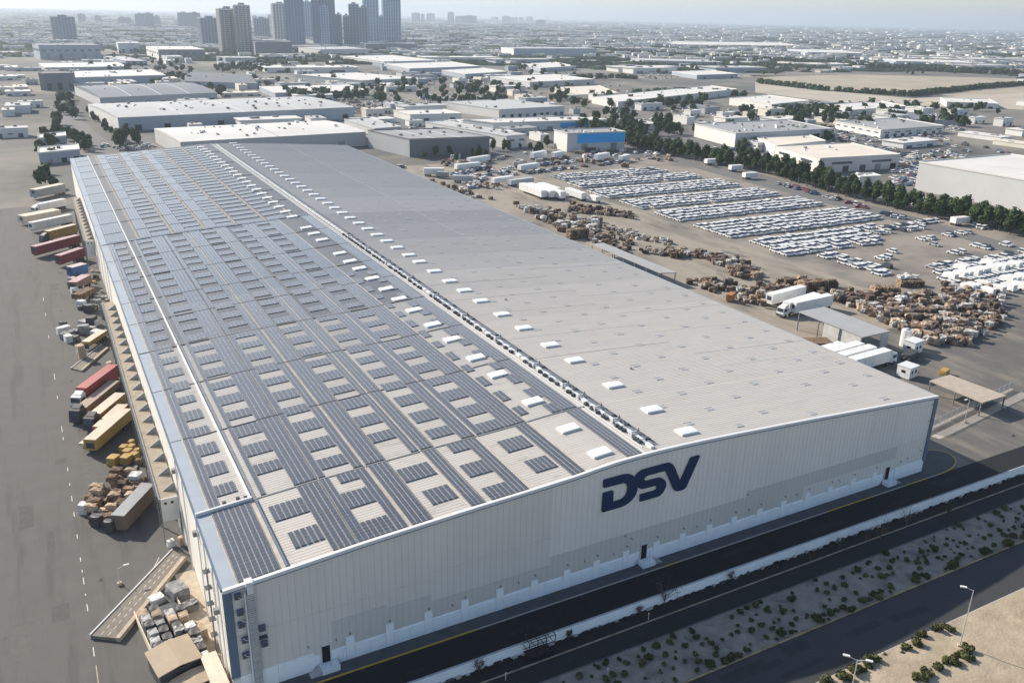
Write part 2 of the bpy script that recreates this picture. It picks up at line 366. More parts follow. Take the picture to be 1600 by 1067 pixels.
for k, dx in enumerate(doors):
    q = MB(); q.box(dx-.55, dx+.55, -.05, .06, .9, 3.5, black_m); dr = q.build('door', wh)
    q = MB()
    for s in (-1, 1): q.box(dx+s*.6-.05, dx+s*.6+.05, -.08, .02, .9, 3.6, trim_m)
    q.box(dx-.65, dx+.65, -.08, .02, 3.5, 3.6, trim_m); q.build('frame', dr)
    q = MB(); q.box(dx-1.0, dx+1.4, -1.5, -.1, .12, .9, dado_m); lp = q.build('landing', wh)
    q = MB(); s = -1 if k == 0 else 1; x0 = dx-1.0 if k == 0 else dx+1.4
    for i in range(5): q.box(min(x0+s*.3*i, x0+s*.3*(i+1)), max(x0+s*.3*i, x0+s*.3*(i+1)), -1.4, -.2, .12, .9-.15*(i+1), kerb_m if k else galv_m)
    q.build('steps', wh)
    q = MB()
    for yy in (-1.45,):
        q.tube((dx-1.0,yy,1.9),(dx+1.4,yy,1.9),.03,galv_m,5); 
        for xx in (dx-1.0, dx+.2, dx+1.4): q.tube((xx,yy,.9),(xx,yy,1.9),.025,galv_m,5)
    q.build('railing', lp)
for x, z in ((3.0,3.5),(9.6,4.2),(13.3,4.0),(30.1,3.6),(40.7,3.9),(52.2,3.9),(59.5,6.3),(60.8,5.4),(57.5,3.6),(74.0,3.8),(85.2,3.9),(96.3,3.9),(84.5,7.0),(106.8,4.0),(125.1,4.2),(128.6,5.0),(123.3,3.9),(129.2,14.5),(129.2,11.2)):
    q = MB(); q.box(x-.07, x+.07, -.2, -.02, z, z+.12, steel_m); q.tube((x,-.18,z+.03),(x+.06,-.4,z-.03),.035,dsteel_m,5); q.build('camera_bracket', wh)
# corner trims
q = MB(); q.box(-.14, .95, -.16, .02, 2.95, 15.8, btrim_m); q.build('corner_trim', wh)
q = MB(); q.box(W-.75, W+.16, -.16, .02, 2.4, 15.75, btrim_m); q.box(W+.02, W+.16, .03, .8, 0, 15.75, btrim_m); q.build('corner_trim', wh)
# letters (6 m tall, 0.18 m thick)
def rounded(P, d=.16):
    out = []; n = len(P)
    for i in range(n):
        a, p, c = Vector(P[i-1]), Vector(P[i]), Vector(P[(i+1) % n])
        e1 = a-p; e2 = c-p; k1 = min(d, e1.length*.4)/e1.length; k2 = min(d, e2.length*.4)/e2.length
        s = p+e1*k1; t = p+e2*k2; out += [s, s*.25+p*.5+t*.25, t]
    return out
def letter(name, P):
    P = rounded(P); q = MB(); k = [Vector((p.x, p.y, 0)) for p in P]
    i = q.mi(logo_m); q.v = [(p.x, -.24, p.y) for p in P]+[(p.x, -.045, p.y) for p in P]; n = len(P)
    for t in tessellate_polygon([k]):
        a, b_, c = [P[j] for j in t]
        cross = (b_-a).x*(c-a).y-(b_-a).y*(c-a).x
        q.f.append(t if cross > 0 else tuple(reversed(t))); q.m.append(i)
    for j in range(n): q.f.append((j, (j+1) % n, n+(j+1) % n, n+j)); q.m.append(i)
    q.build(name, wh)
LD = [(54.73,16.05),(54.68,17.43),(58.3,17.45),(59.35,17.27),(60.05,16.87),(60.45,16.4),(60.81,15.75),(61.07,14.85),(61.10,14.14),(60.8,13.25),(60.19,12.57),(59.25,12.06),(58.31,11.87),(54.84,11.87),(54.72,12.0),(54.72,15.2),(56.45,15.2),(56.6,15.05),(56.68,13.19),(58.1,13.19),(58.81,13.5),(59.2,14.15),(59.22,15.05),(58.96,15.67),(58.42,16.0)]
LS = [(61.75,11.83),(61.68,13.09),(64.46,13.09),(64.83,13.25),(64.80,13.76),(64.53,13.95),(61.86,14.02),(61.12,14.5),(60.83,15.75),(60.47,16.4),(60.85,16.98),(61.7,17.39),(66.25,17.42),(66.24,16.13),(62.95,16.16),(62.43,16.04),(62.23,15.81),(62.34,15.4),(62.66,15.24),(65.25,15.19),(65.99,14.79),(66.52,14.16),(66.68,13.41),(66.3,12.51),(65.74,11.98),(65.13,11.83)]
LV = [(66.26,17.42),(67.04,17.32),(67.63,16.87),(68.1,16.17),(69.42,13.49),(71.02,17.08),(71.21,17.27),(72.75,17.30),(72.92,17.12),(70.78,12.13),(70.49,11.85),(69.86,11.74),(68.89,11.82),(68.38,12.12),(68.09,12.55),(66.25,16.12)]
letter('letter', LD); letter('letter', LS); letter('letter', LV)
# roof sheeting in bays, ribs running down the slope
ycuts = [0,18.3,42.4,64,85,104,120,140,160,180,207,226,260,294,326,L]
seam_m = M('roof_joint', (.17,.165,.155), .8, var=.2)
def roofbay(x0, x1, y0, y1, mt, ribs):
    q = MB(); cuts = sorted(set([x0, x1]+[x for x in XS if x0 < x < x1]))
    for a, c in zip(cuts, cuts[1:]):
        za, zc = rz_(a), rz_(c); q.face([(a,y0,za),(c,y0,zc),(c,y1,zc),(a,y1,za)], mt)
    if ribs:
        y = y0+.3
        while y < y1-.1:
            for a, c in zip(cuts, cuts[1:]):
                za, zc = rz_(a), rz_(c)
                q.face([(a,y-.05,za),(c,y-.05,zc),(c,y-.02,zc+.022),(a,y-.02,za+.022)], mt)
                q.face([(a,y-.02,za+.022),(c,y-.02,zc+.022),(c,y+.02,zc+.022),(a,y+.02,za+.022)], mt)
                q.face([(a,y+.02,za+.022),(c,y+.02,zc+.022),(c,y+.05,zc),(a,y+.05,za)], mt)
            y += .62
    q.build('roof_sheeting', wh)
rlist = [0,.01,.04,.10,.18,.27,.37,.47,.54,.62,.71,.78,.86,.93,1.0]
for i in range(len(ycuts)-1):
    y0, y1 = ycuts[i], ycuts[i+1]
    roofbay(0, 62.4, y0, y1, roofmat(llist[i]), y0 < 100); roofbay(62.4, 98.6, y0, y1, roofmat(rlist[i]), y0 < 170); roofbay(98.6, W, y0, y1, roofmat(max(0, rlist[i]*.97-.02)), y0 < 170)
# coping along the gable and gutters along the eaves
for a, c in zip(XS, XS[1:]):
    q = MB(); za, zc = rz_(a), rz_(c)
    q.hexa([(a,-.22,za-.3),(c,-.22,zc-.3),(c,.3,zc-.3),(a,.3,za-.3),(a,-.22,za+.16),(c,-.22,zc+.16),(c,.3,zc+.16),(a,.3,za+.16)], trim_m, skip=(3,5) if 0 < a and c < W else ())
    q.build('coping', wh)
    q = MB(); q.hexa([(a,-.20,za-.46),(c,-.20,zc-.46),(c,.02,zc-.46),(a,.02,za-.46),(a,-.20,za-.305),(c,-.20,zc-.305),(c,.02,zc-.305),(a,.02,za-.305)], btrim_m); q.build('fascia', wh)
q = MB(); q.box(-.22, .0, .3, L, 15.7, 16.08, btrim_m); q.build('gutter', wh)
q = MB(); q.box(W, W+.22, .3, L, 15.7, 16.06, M('right_gutter', (.30,.34,.38), .6)); q.build('gutter', wh)
for i in range(len(ycuts)-1):
    q = MB(); y0, y1 = ycuts[i]+.25, ycuts[i+1]-.1; z0, z1 = rz_(.02)+.05, rz_(1.75)+.05
    q.hexa([(.02,y0,z0-.04),(1.75,y0,z1-.04),(1.75,y1,z1-.04),(.02,y1,z0-.04),(.02,y0,z0+.03),(1.75,y0,z1+.03),(1.75,y1,z1+.03),(.02,y1,z0+.03)], eave_m); q.build('eave_sheet', wh)
# strips lying along and across the roof
def strip(name, x0, x1, y0, y1, h, mt, z0=.0):
    q = MB(); cuts = sorted(set([x0, x1]+[x for x in XS if x0 < x < x1]))
    for a, c in zip(cuts, cuts[1:]):
        za, zc = rz_(a)+z0, rz_(c)+z0
        q.hexa([(a,y0,za),(c,y0,zc),(c,y1,zc),(a,y1,za),(a,y0,za+h),(c,y0,zc+h),(c,y1,zc+h),(a,y1,za+h)], mt)
    return q.build(name, wh)
tan_m = M('walkway_strip', (.46,.41,.34), .9, var=.15); 
strip('parapet', -.1, 7.6, 18.15, 18.5, .55, trim_m)
for y0, y1 in ((18.5,85),(85.4,L-.4)): strip('gutter_ridge', 7.25, 7.55, y0, y1, .38, trim_m)
strip('gutter_ridge', 7.85, 8.1, .5, 18, .26, btrim_m); strip('gutter_ridge', 7.56, 8.2, 18.6, L-1, .1, M('gutter_floor', (.17,.19,.21), .6))
strip('walkway', 7.3, 7.8, .4, 18, .07, tan_m); strip('walkway', 8.25, 8.35, .4, 18, .05, dsteel_m)
for y in (18.35,): strip('cross_gutter', 7.7, 63, y-.14, y+.14, .11, M('joint_metal', (.26,.26,.25), .5, metal=.3))
for y in (85.0,): strip('cross_gutter', 0, 60, y-.16, y+.16, .2, seam_m)
strip('cross_gutter', .3, 62, 179.7, 180.4, .24, M('joint_blue', (.22,.26,.31), .5))
for y in (42.4, 64, 104, 120, 140, 160, 207, 226, 260, 294, 326): strip('cross_gutter', 1.9, 61.5, y-.07, y+.07, .16, seam_m)
LG = [17.15, 24.3, 35.5, 42.9]
for x in (1.82, 24.3, 33.2, 42.8, 51.9): strip('cable_strip', x-.09, x+.09, .4, 179, .09, tan_m)
for x in (17.15, 27.62, 35.55): strip('cable_strip', x-.06, x+.06, .4, 179, .1, seam_m)
for x in (10.4, 20.2, 29.6, 39.0, 48.2, 57.0): strip('cable_strip', x-.35, x+.35, 180.6, L-.5, .09, M('far_walk', (.30,.275,.24), .9))
strip('roof_seam', 98.58, 98.70, .4, L-.4, .03, M('right_seam', (.40,.385,.36), .8, var=.2)); strip('roof_seam', 62.35, 62.5, .4, L-.4, .09, trim_m)
for y in (40.5, 52, 68.5, 80, 93, 113, 131): strip('roof_lap', 66, 98.5, y-.09, y+.09, .03, M('lap_strip', (.37,.355,.33), .8, var=.1))  # sheet laps in one even colour of their own
for y in (25.5, 33, 47, 60.5, 75, 101, 122, 150, 176, 200, 228): strip('roof_lap', 98.9, W-.3, y-.06, y+.06, .03, M('lap_strip2', (.40,.385,.365), .8, var=.1))  # outer laps, slightly paler than the inner ones
# solar panels
PW, PH = .78, .78
cells = []
def block(x0, x1, y0, y1):
    nx = max(1, round((x1-x0)/PW)); ny = max(1, round((y1-y0)/PH)); sx = (x1-x0)/nx; sy = (y1-y0)/ny
    for i in range(nx):
        for j in range(ny): cells.append((x0+i*sx, x0+(i+1)*sx, y0+j*sy, y0+(j+1)*sy))
for a in ((1.95,7.15,.5,17.9),(9.0,13.75,11.0,15.1),(9.7,13.75,3.7,7.5),(13.8,17.0,.5,18),(17.25,18.6,.5,18),(19.6,22.5,15.6,18),(18.65,22.5,8.6,12.8),(18.65,22.5,.5,4.6),
          (22.55,24.1,.5,18),(24.6,27.5,.5,18),(27.8,32.8,10.9,14.8),(28.8,32.8,3.6,7.4),(33.35,35.35,.5,18),(37.3,40.2,15.2,18),(36.4,40.2,7.5,11.2),(36.4,40.2,.5,3.9),(40.25,42.4,.5,18),
          (44.6,49.1,11.1,14.9),(45.3,49.1,3.8,7.5),(49.5,51.7,.5,18),(59.15,61.9,.5,18)): block(*a)
def column(x0, x1, yend, start, sec=None):
    """blocks of panels with bare patches between: rows of about 3.5 m, bare 3.3 m"""
    y = start; k = 0
    while y < yend:
        n = (4, 5, 5, 4, 5)[k % 5]*PH; block(x0, x1, y, y+n)
        y += n+(3.1, 3.3, 3.2, 3.5, 3.2)[(k*2) % 5]; k += 1
def longs(x0, x1, yend=179.5, y0=18.7):
    ys = [y for y in (18.6, 42.4, 64, 85, 104, 120, 140, 160, 179.6)]
    for a, c in zip(ys, ys[1:]): block(x0, x1, a+.2, c-.25)
for a in ((1.95,3.35),(8.9,9.65),(13.65,17.0),(17.3,18.3),(22.6,24.1),(24.5,27.5),(31.8,33.1),(33.35,35.4),(40.3,42.7),(43.0,44.1),(48.2,51.75),(58.9,61.8)): longs(*a)
for a in ((3.4,6.3,178,21.8),(9.7,13.6,178,24.6),(18.4,22.5,178,20.75),(27.75,31.7,178,24.5),(36.2,40.2,178,21.0),(44.2,48.1,178,18.8),(52.0,53.7,110,20.8),(56.9,58.8,110,18.8)): column(*a)
# beyond the cross joint at 180 m: denser fields with small bare slots
for x0, x1 in ((1.9,7.0),(11.0,19.6),(20.8,29.0),(30.1,38.4)):
    ys = [180.8,192.4,207,226,243,260,277,294,310,326,340,L-1]
    for a, c in zip(ys, ys[1:]):
        if x1-x0 < 6: block(x0, x1, a+.3, c-.4); continue
        block(x0, x0+3.2, a+.3, c-.3)
        y = a+.3
        while y < c-3:
            block(x0+3.3, x1, y, y+3.9); y += 5.0 if (x0 > 15 or y > 250) else 6.4
for x0, x1 in ((39.6,47.5),(48.9,54.5)):
    y = 181
    while y < L-5: block(x0, x1, y, y+3.4); y += 6.3
def near(c): 
    p = Vector(((c[0]+c[1])/2, (c[2]+c[3])/2, 17)); return (p-CAMP).length
cells.sort(key=near)
q = MB(); w_, h_ = .352, .382
q.box(-w_, w_, -h_, h_, -.02, .03, pvf_m, skip=(0,)); q.face([(-w_+.03,-h_+.012,.034),(w_-.03,-h_+.012,.034),(w_-.03,h_-.012,.034),(-w_+.03,h_-.012,.034)], pv_m)
for sx in (-1, 1): q.face([(min(sx*w_, sx*(w_-.028)),-h_,.034),(max(sx*w_, sx*(w_-.028)),-h_,.034),(max(sx*w_, sx*(w_-.028)),h_,.034),(min(sx*w_, sx*(w_-.028)),h_,.034)], rail_m)
pvme = q.mesh('solar_panel'); rest = []
for k, c in enumerate(cells):
    if k < 300:
        xm, ym = (c[0]+c[1])/2, (c[2]+c[3])/2; sl_ = math.atan2(rz_(c[1])-rz_(c[0]), c[1]-c[0])
        o = O('solar_panel', pvme, wh, (xm, ym, rz_(xm)+.13)); o.rotation_euler = (rnd.uniform(-.006,.006), -sl_+rnd.uniform(-.004,.004), 0)
    else: rest.append(c)
q = MB(); rr = random.Random(5); i1 = q.mi(pvf_m); i2 = q.mi(pv_m); i3 = q.mi(rail_m)
for c in rest:
    g_ = .025; xa, xb, ya, yb = c[0]+g_, c[1]-g_, c[2]+.012, c[3]-.012; t = rr.uniform(-.004,.004)
    za, zb = rz_(xa)+.16+t, rz_(xb)+.16-t; far = c[2] > 110
    k = len(q.v); q.v += [(xa,ya,za),(xb,ya,zb),(xb,yb,zb),(xa,yb,za),(xa,ya,za-.1),(xb,ya,zb-.1),(xb,yb,zb-.1),(xa,yb,za-.1)]
    if not far:
        e = .032; zs_ = (zb-za)/(xb-xa)
        q.v += [(xa+e,ya,za+e*zs_),(xa+e,yb,za+e*zs_),(xb-e,ya,zb-e*zs_),(xb-e,yb,zb-e*zs_)]
        q.f += [(k,k+8,k+9,k+3),(k+8,k+10,k+11,k+9),(k+10,k+1,k+2,k+11),(k+4,k+5,k+1,k),(k+5,k+6,k+2,k+1),(k+7,k+4,k,k+3)]; q.m += [i3,i2,i3,i1,i1,i1]; continue
    q.f += [(k,k+1,k+2,k+3),(k+4,k+5,k+1,k),(k+5,k+6,k+2,k+1),(k+7,k+4,k,k+3)]; q.m += [i2,i1,i1,i1]
q.build('solar_panel_field', wh, kind='stuff')
# domed skylights on both sides of the ridge
def skyl(x, y, lx=3.3, ly=2.1, s=1.0):
    q = MB(); z = 0; q.box(-lx/2, lx/2, -ly/2, ly/2, -.2, .22, trim_m)
    n = 5; P = [(-ly/2*.92+ly*.92*i/n, .22+.10*math.sin(math.pi*i/n)) for i in range(n+1)]
    for i in range(n): q.face([(-lx/2*.94,P[i][0],P[i][1]),(lx/2*.94,P[i][0],P[i][1]),(lx/2*.94,P[i+1][0],P[i+1][1]),(-lx/2*.94,P[i+1][0],P[i+1][1])], skyl_m)
    for sx in (-1, 1):
        f_ = [(sx*lx/2*.94, a, z_) for a, z_ in P]; q.face(f_ if sx < 0 else f_[::-1], skyl_m)
    return q.mesh('skylight')
skme = skyl(0, 0)
YS = [3.6,12.6,24.0,37.1,46.2,57.2,67.0,77.5,86.3,94.8,104.4,114.2,121.7,130.5]
while YS[-1] < L-8: YS.append(YS[-1]+8.2)
for y in YS:
    for x in ((56.3, 72.9) if y < 346 else (72.9,)):
        if x < 60 and 122 < y < 181 and int(y) % 3 == 0: continue
        sl_ = math.atan2(rz_(x+1)-rz_(x-1), 2); o = O('skylight', skme, wh, (x, y, rz_(x)+.12)); o.rotation_euler = (0, -sl_, rnd.uniform(-.01,.01))
# flat rooflights
q = MB(); q.box(-.8, .8, -.42, .42, -.1, .03, plate_m); q.box(-.85, .85, .43, .49, -.1, .05, plate_m); plme = q.mesh('rooflight')
cols = [(75.5,5.8),(82.8,2.3),(91.2,5.2),(99.4,1.8),(109.1,5.5),(118.5,2.5),(126,5.4)]
for x, y0 in cols:
    y = y0; k = 0
    while y < 330:
        if rnd.random() < .93 and (y > 12 or k >= 0):
            sl_ = math.atan2(rz_(min(x+1, W))-rz_(x-1), 2); o = O('rooflight', plme, wh, (x+rnd.uniform(-.2,.2), y, rz_(x)+.05)); o.rotation_euler = (0, -sl_, 0)
        y += 7.1+rnd.uniform(-.15,.15)+(7.1 if y > 190 else 0); k += 1
# ridge ventilation run
q = MB(); q.box(-.26, .26, -2.59, 2.59, .0, .30, galv_m); q.box(-.33, .33, -2.5, -1.0, .0, .36, trim_m); q.box(-.33, .33, .2, 1.9, .0, .36, trim_m)
rvme = q.mesh('ridge_vent')
q = MB(); q.box(-.75, -.45, -.35, .35, -.1, .55, galv_m); q.box(-.6, .8, -.14, .14, .5, .74, galv_m); q.tube((.75,0,-.1),(.75,0,1.15),.06,dsteel_m,6); q.box(.5, .95, -.1, .1, .7, .8, dsteel_m); brme = q.mesh('vent_bracket')
q = MB(); q.box(-.28,.28,-.28,.28,-.1,.5,dsteel_m); bxme = q.mesh('junction_box')
y = 3.0; k = 0
while y < L-4:
    s = rnd.uniform(-.05,.05); o = O('ridge_vent', rvme, wh, (64.25+s, y+.5, 19.87)); o.rotation_euler = (0,0,rnd.uniform(-.01,.01))
    if y < 150:
        if (k % 3 == 0 or y < 28): O('vent_bracket', brme, wh, (64.35, y+2.9, 19.86), rnd.uniform(-.1,.1))
        for j in range(3):
            O('junction_box', bxme, wh, (63.6+rnd.uniform(-.08,.08), y+rnd.uniform(-1.8,1.8), 19.84), rnd.uniform(0,1))
        if rnd.random() < .8: O('junction_box', bxme, wh, (65.25, y+rnd.uniform(-1.8,1.8), 19.84), rnd.uniform(0,1))
    y += 5.2; k += 1
strip('cable_tray', 65.0, 65.3, 2, L-3, .22, M('tray_blue', (.16,.20,.26), .5), .06); strip('cable_tray', 65.6, 65.7, 2, L-3, .3, steel_m, .06); strip('cable_tray', 63.0, 63.15, 2, L-3, .1, trim_m)
# roof odds and ends
for x, y in ((5.9,19.6),(6.9,19.3),(4.0,19.5),(79,77),(81,30)): 
    q = MB(); q.box(-.25,.25,-.2,.2,0,.35,dsteel_m if x < 20 else plate_m); q.build('roof_box', wh, (x, y, rz_(x)))
# vertical service duct at the left of the gable
dk = M('ribbed_duct', (.38,.38,.38), .55, var=.3, scale=3)
q = MB(); q.box(2.6, 3.5, -.75, .35, 16.1, 16.75, trim_m); q.box(2.7, 3.4, -.9, -.05, 15.2, 16.3, trim_m); q.build('duct_head', wh)
dct = MB(); dct.box(2.62, 3.42, -.72, -.1, 0, 15.2, dk); dd = dct.build('service_duct', wh)
q = MB(); z = .2
while z < 15: q.box(2.52, 3.52, -.82, -.08, z, z+.14, galv_m if int(z*10) % 3 else dsteel_m); z += .30
q.build('duct_rib', dd, kind='stuff'); q = MB(); q.tube((2.4,-.6,0),(2.4,-.6,15.4),.12,trim_m,8); q.build('drainpipe', wh)
for z in (14.2, 10.9, 8.1, 5.6, 3.2):
    q = MB(); q.tube((2.7,-.5,z),(1.9,-.5,z+.45),.06,trim_m,6); q.tube((1.9,-.5,z+.45),(1.65,-.5,z+.75),.05,trim_m,6); q.build('bracket', wh)
for x, z in ((1.7,12.2),(1.7,10.4),(1.9,8.0),(1.8,5.7),(4.1,9.0),(4.2,6.6),(1.6,14.6)):
    q = MB(); q.box(x-.4, x+.4, -.5, -.04, z, z+.75, btrim_m); a = q.build('cooling_unit', wh); q = MB(); q.box(x-.3, x+.3, -.53, -.5, z+.1, z+.65, dsteel_m); q.build('grille', a)
q = MB(); q.box(3.5, 4.6, -.7, -.1, 8.0, 8.15, dsteel_m); q.build('duct_platform', wh)
# pipes on the sunlit left wall
for y in (2.5, 6, 12, 17.5, 30, 37, 158, 170, 186, 200): 
    q = MB(); q.tube((-.2,y,0),(-.2,y,15.8),.09,trim_m,6); q.build('downpipe', wh)
q = MB()
for y in (9.0, 9.8): q.tube((-.5,y,0),(-.5,y,13.5),.07,steel_m,5)
z = .4
while z < 13.4: q.tube((-.5,9.0,z),(-.5,9.8,z),.04,steel_m,4); z += .4
for z in (3,5.5,8,10.5,13): q.box(-.95,-.1,8.9,9.9,z,z+.08,dsteel_m)
q.build('ladder', wh)
for y, z in ((18.2,13.2),(5,9.5),(38,13.0)): q = MB(); q.box(-.75,-.04,y-.35,y+.35,z,z+.7,steel_m); q.build('wall_box', wh)
# loading canopies on the left side
canf_m = M('canopy_roof', (.33,.285,.225), .95, var=.2, scale=.5, bump=.1); overlay(canf_m, (.19,.16,.13), .5, .55, .7, amt=.7)
def canopy(y0, y1, zt, zf, label):
    X0 = -3.05; cn = E('loading_canopy', (0, y0, 0), label, 'canopy'); Ly = y1-y0
    q = MB(); q.box(X0+.25, -.26, .1, Ly, zt-.28, zt-.03, canf_m); q.build('roof', cn)
    q = MB(); q.box(X0-.05, X0+.2, 0, Ly, zt-.5, zt+.12, steel_m); q.build('edge_beam', cn)
    q = MB(); q.box(X0-.3, X0-.1, 1.5, Ly, zt-.35, zt-.15, dsteel_m); q.build('conduit', cn)
    q = MB(); q.box(X0+.2, -.25, -.12, .08, zf, zt+.1, M('fascia_white', (.62,.61,.59), .7, var=.05)); fs = q.build('end_wall', cn)
    for x in (X0+.9, X0+1.9): q = MB(); q.box(x-.2, x+.2, -.15, -.11, zt-.95, zt-.55, black_m); q.build('window', fs)
    y = 0
    q = MB(); q.box(X0-.02, X0+.16, -.09, .09, 0, zt-.5, steel_m); pm = q.mesh('post')
    fin = MB(); fin.hexa([(-2.1,-.12,zt+.0),(-.25,-.12,zt+.0),(-.25,.12,zt+.0),(-2.1,.12,zt+.0),(-2.1,-.12,zt+.06),(-.25,-.12,zt+1.35),(-.25,.12,zt+1.35),(-2.1,.12,zt+.06)], M('fin_grey', (.30,.31,.32), .8, var=.15)); fm = fin.mesh('bracket_fin')
    dm = MB(); dm.box(-.3, -.24, -1.5, 1.5, .3, 4.2, M('dock_door', (.30,.32,.34), .6)); dme = dm.mesh('dock_door')
    while y < Ly:
        O('post', pm, cn, (0, y, 0)); y += 5.6
        if y < Ly: O('bracket_fin', fm, cn, (0, y-2.9, 0)); O('dock_door', dme, cn, (0, y-2.9, 0))
    q = MB()
    return cn
canopy(39.4, 150, 8.0, 4.0, 'long tan roofed loading canopy with dark fins along the near left wall')
canopy(215, 292, 9.6, 4.3, 'far loading canopy on the left wall beside the red trailers')

# ------------------------------------------------------------------ vehicles
def paint(name, c, rough=.4):
    k = 'paint_'+name
    if k in MATS: return MATS[k]
    return overlay(M(k, c, rough, var=.08, scale=.7, spec=.5), tuple(q_*.55+.07 for q_ in c), .9, .54, .74, stretch=(1,1,.5), amt=.55)
P_white = paint('white', (.78,.77,.745)); P_red = paint('red', (.36,.07,.06), .55); P_blue = paint('blue', (.03,.11,.30), .5); P_yel = paint('yellow', (.40,.26,.07), .7)
P_brown = paint('brown', (.20,.14,.11), .8); P_cream = paint('cream', (.62,.53,.42), .7); P_grey = paint('grey', (.30,.31,.32), .6); P_dark = paint('dark', (.05,.05,.055), .6); P_tan = paint('tan', (.40,.30,.20), .8)
P_silver = paint('silver', (.45,.46,.47), .35); P_maroon = paint('maroon', (.22,.045,.05), .6); P_orange = paint('orange', (.42,.17,.05), .6)
def wheel_at(root, x, y, r=.5, w=.35):
    q = MB(); q.tube((x,y-w/2,r),(x,y+w/2,r),r,tyre_m,10); q.tube((x,y-w/2-.01,r),(x,y+w/2+.01,r),r*.5,steel_m,8); return q.build('wheel', root)
def truck(name, label, a, b, mat, cab=None, h=3.9, w=2.5, cat='truck', group=None, top=None, wheels=True, z0=1.15, doors=True, flat=False, stripe=None):
    a = Vector(a[:2]); b = Vector(b[:2]); d = a-b; Ln = d.length; ang = math.atan2(d.y, d.x)
    r = E(name, (b.x, b.y, 0), label, cat, group, ang); Lt = Ln-(2.9 if cab else 0)
    q = MB()
    if flat: q.box(0, Lt, -w/2, w/2, z0-.1, z0+.12, mat)
    else:
        q.box(0, Lt, -w/2, w/2, z0, h-.06, mat); q.box(.04, Lt-.04, -w/2+.04, w/2-.04, h-.059, h, top or mat)
        for k in range(int(Lt/1.2)):
            for s in (-1, 1): q.box(.3+k*1.2, .36+k*1.2, min(s*w/2, s*(w/2+.035)), max(s*w/2, s*(w/2+.035)), z0+.1, h-.15, mat)
    q.build('box' if not flat else 'deck', r)
    if doors and not flat:
        q = MB(); q.box(-.05, -.002, -w/2+.08, -.04, z0+.1, h-.2, mat); q.box(-.05, -.002, .04, w/2-.08, z0+.1, h-.2, mat); q.build('rear_door', r)
        q = MB(); q.box(Lt+.002, Lt+.03, -.8, .8, h-1.9, h-.7, M('vent_dark', (.05,.06,.08), .6)); q.build('cooling_unit', r)
    if stripe:
        q = MB(); q.box(Lt*.2, Lt*.86, -w/2-.05, -w/2-.037, (h+z0)/2-.1, (h+z0)/2+.06, stripe); q.build('stripe', r)
    q = MB(); q.box(.1, Lt+.9 if cab else Lt-.1, -.5, .5, z0-.35, z0-.003, dsteel_m); q.build('chassis', r)
    if wheels:
        for x in (1.0, 2.2, 3.4) if Lt > 8 else (1.2,):
            for s in (-1, 1): wheel_at(r, x, s*(w/2-.25))
    else:
        q = MB(); q.box(Lt-1.6, Lt-1.4, -.9, .9, 0, z0-.1, dsteel_m); q.build('landing_leg', r)
    if cab:
        x0 = Lt+.45; x1 = Ln
        q = MB(); q.hexa([(x0,-1.2,.55),(x1,-1.2,.55),(x1,1.2,.55),(x0,1.2,.55),(x0,-1.15,3.3),(x1-.35,-1.1,3.0),(x1-.35,1.1,3.0),(x0,1.15,3.3)], cab)
        q.hexa([(x0+.1,-1.,3.2),(x1-.8,-1.,3.02),(x1-.8,1.,3.02),(x0+.1,1.,3.2),(x0+.1,-.9,3.75),(x1-1.2,-.8,3.3),(x1-1.2,.8,3.3),(x0+.1,.9,3.75)], cab)
        cb = q.build('cab', r)
        q = MB(); q.hexa([(x1-.22,-1.06,1.75),(x1-.14,-1.06,1.75),(x1-.14,1.06,1.75),(x1-.22,1.06,1.75),(x1-.40,-1.02,2.75),(x1-.31,-1.02,2.75),(x1-.31,1.02,2.75),(x1-.40,1.02,2.75)], glass_m); q.build('windscreen', cb)
        q = MB()
        for s in (-1, 1): q.box(x0+.5, x1-.6, s*1.2-.03, s*1.2+.03, 1.8, 2.6, glass_m)
        q.build('side_window', cb)
        q = MB(); q.box(x1+.0, x1+.1, -1.1, 1.1, .45, 1.15, dsteel_m); q.build('bumper', cb)
        for s in (-1, 1):
            wheel_at(r, x0+1.1, s*1.05, .52); wheel_at(r, x0-1.4, s*1.0, .52)
    return r
def carmesh(name, mat, kind=0):
    q = MB(); l = 2.25; w = .88; h = (1.42, 1.62, 1.5)[kind]
    q.hexa([(-l,-w,.28),(l,-w,.28),(l,w,.28),(-l,w,.28),(-l+.05,-w,.86),(l-.1,-w,.78),(l-.1,w,.78),(-l+.05,w,.86)], mat)
    a0, a1, b0, b1 = ((-1.65,1.05,-1.25,.6), (-2.1,1.05,-2.0,.65), (-1.7,1.1,-1.45,.65))[kind]
    q.hexa([(a0,-.82,.8),(a1,-.82,.8),(a1,.82,.8),(a0,.82,.8),(b0,-.74,h-.05),(b1,-.74,h-.05),(b1,.74,h-.05),(b0,.74,h-.05)], glass_m)
    q.box(b0-.02, b1+.05, -.77, .77, h-.049, h+.01, mat)
    for x in (-1.35, 1.4):
        for s in (-1, 1): q.box(x-.32, x+.32, s*.8-.12, s*.8+.12, .0, .6, tyre_m)
    return q.mesh(name)
car_me = [carmesh('car', P_white, 0), carmesh('car', P_white, 1), carmesh('car', P_white, 2), carmesh('car', P_silver, 0), carmesh('car', P_dark, 1), carmesh('car', paint('carblue', (.06,.12,.22)), 0), carmesh('car', P_maroon, 2)]
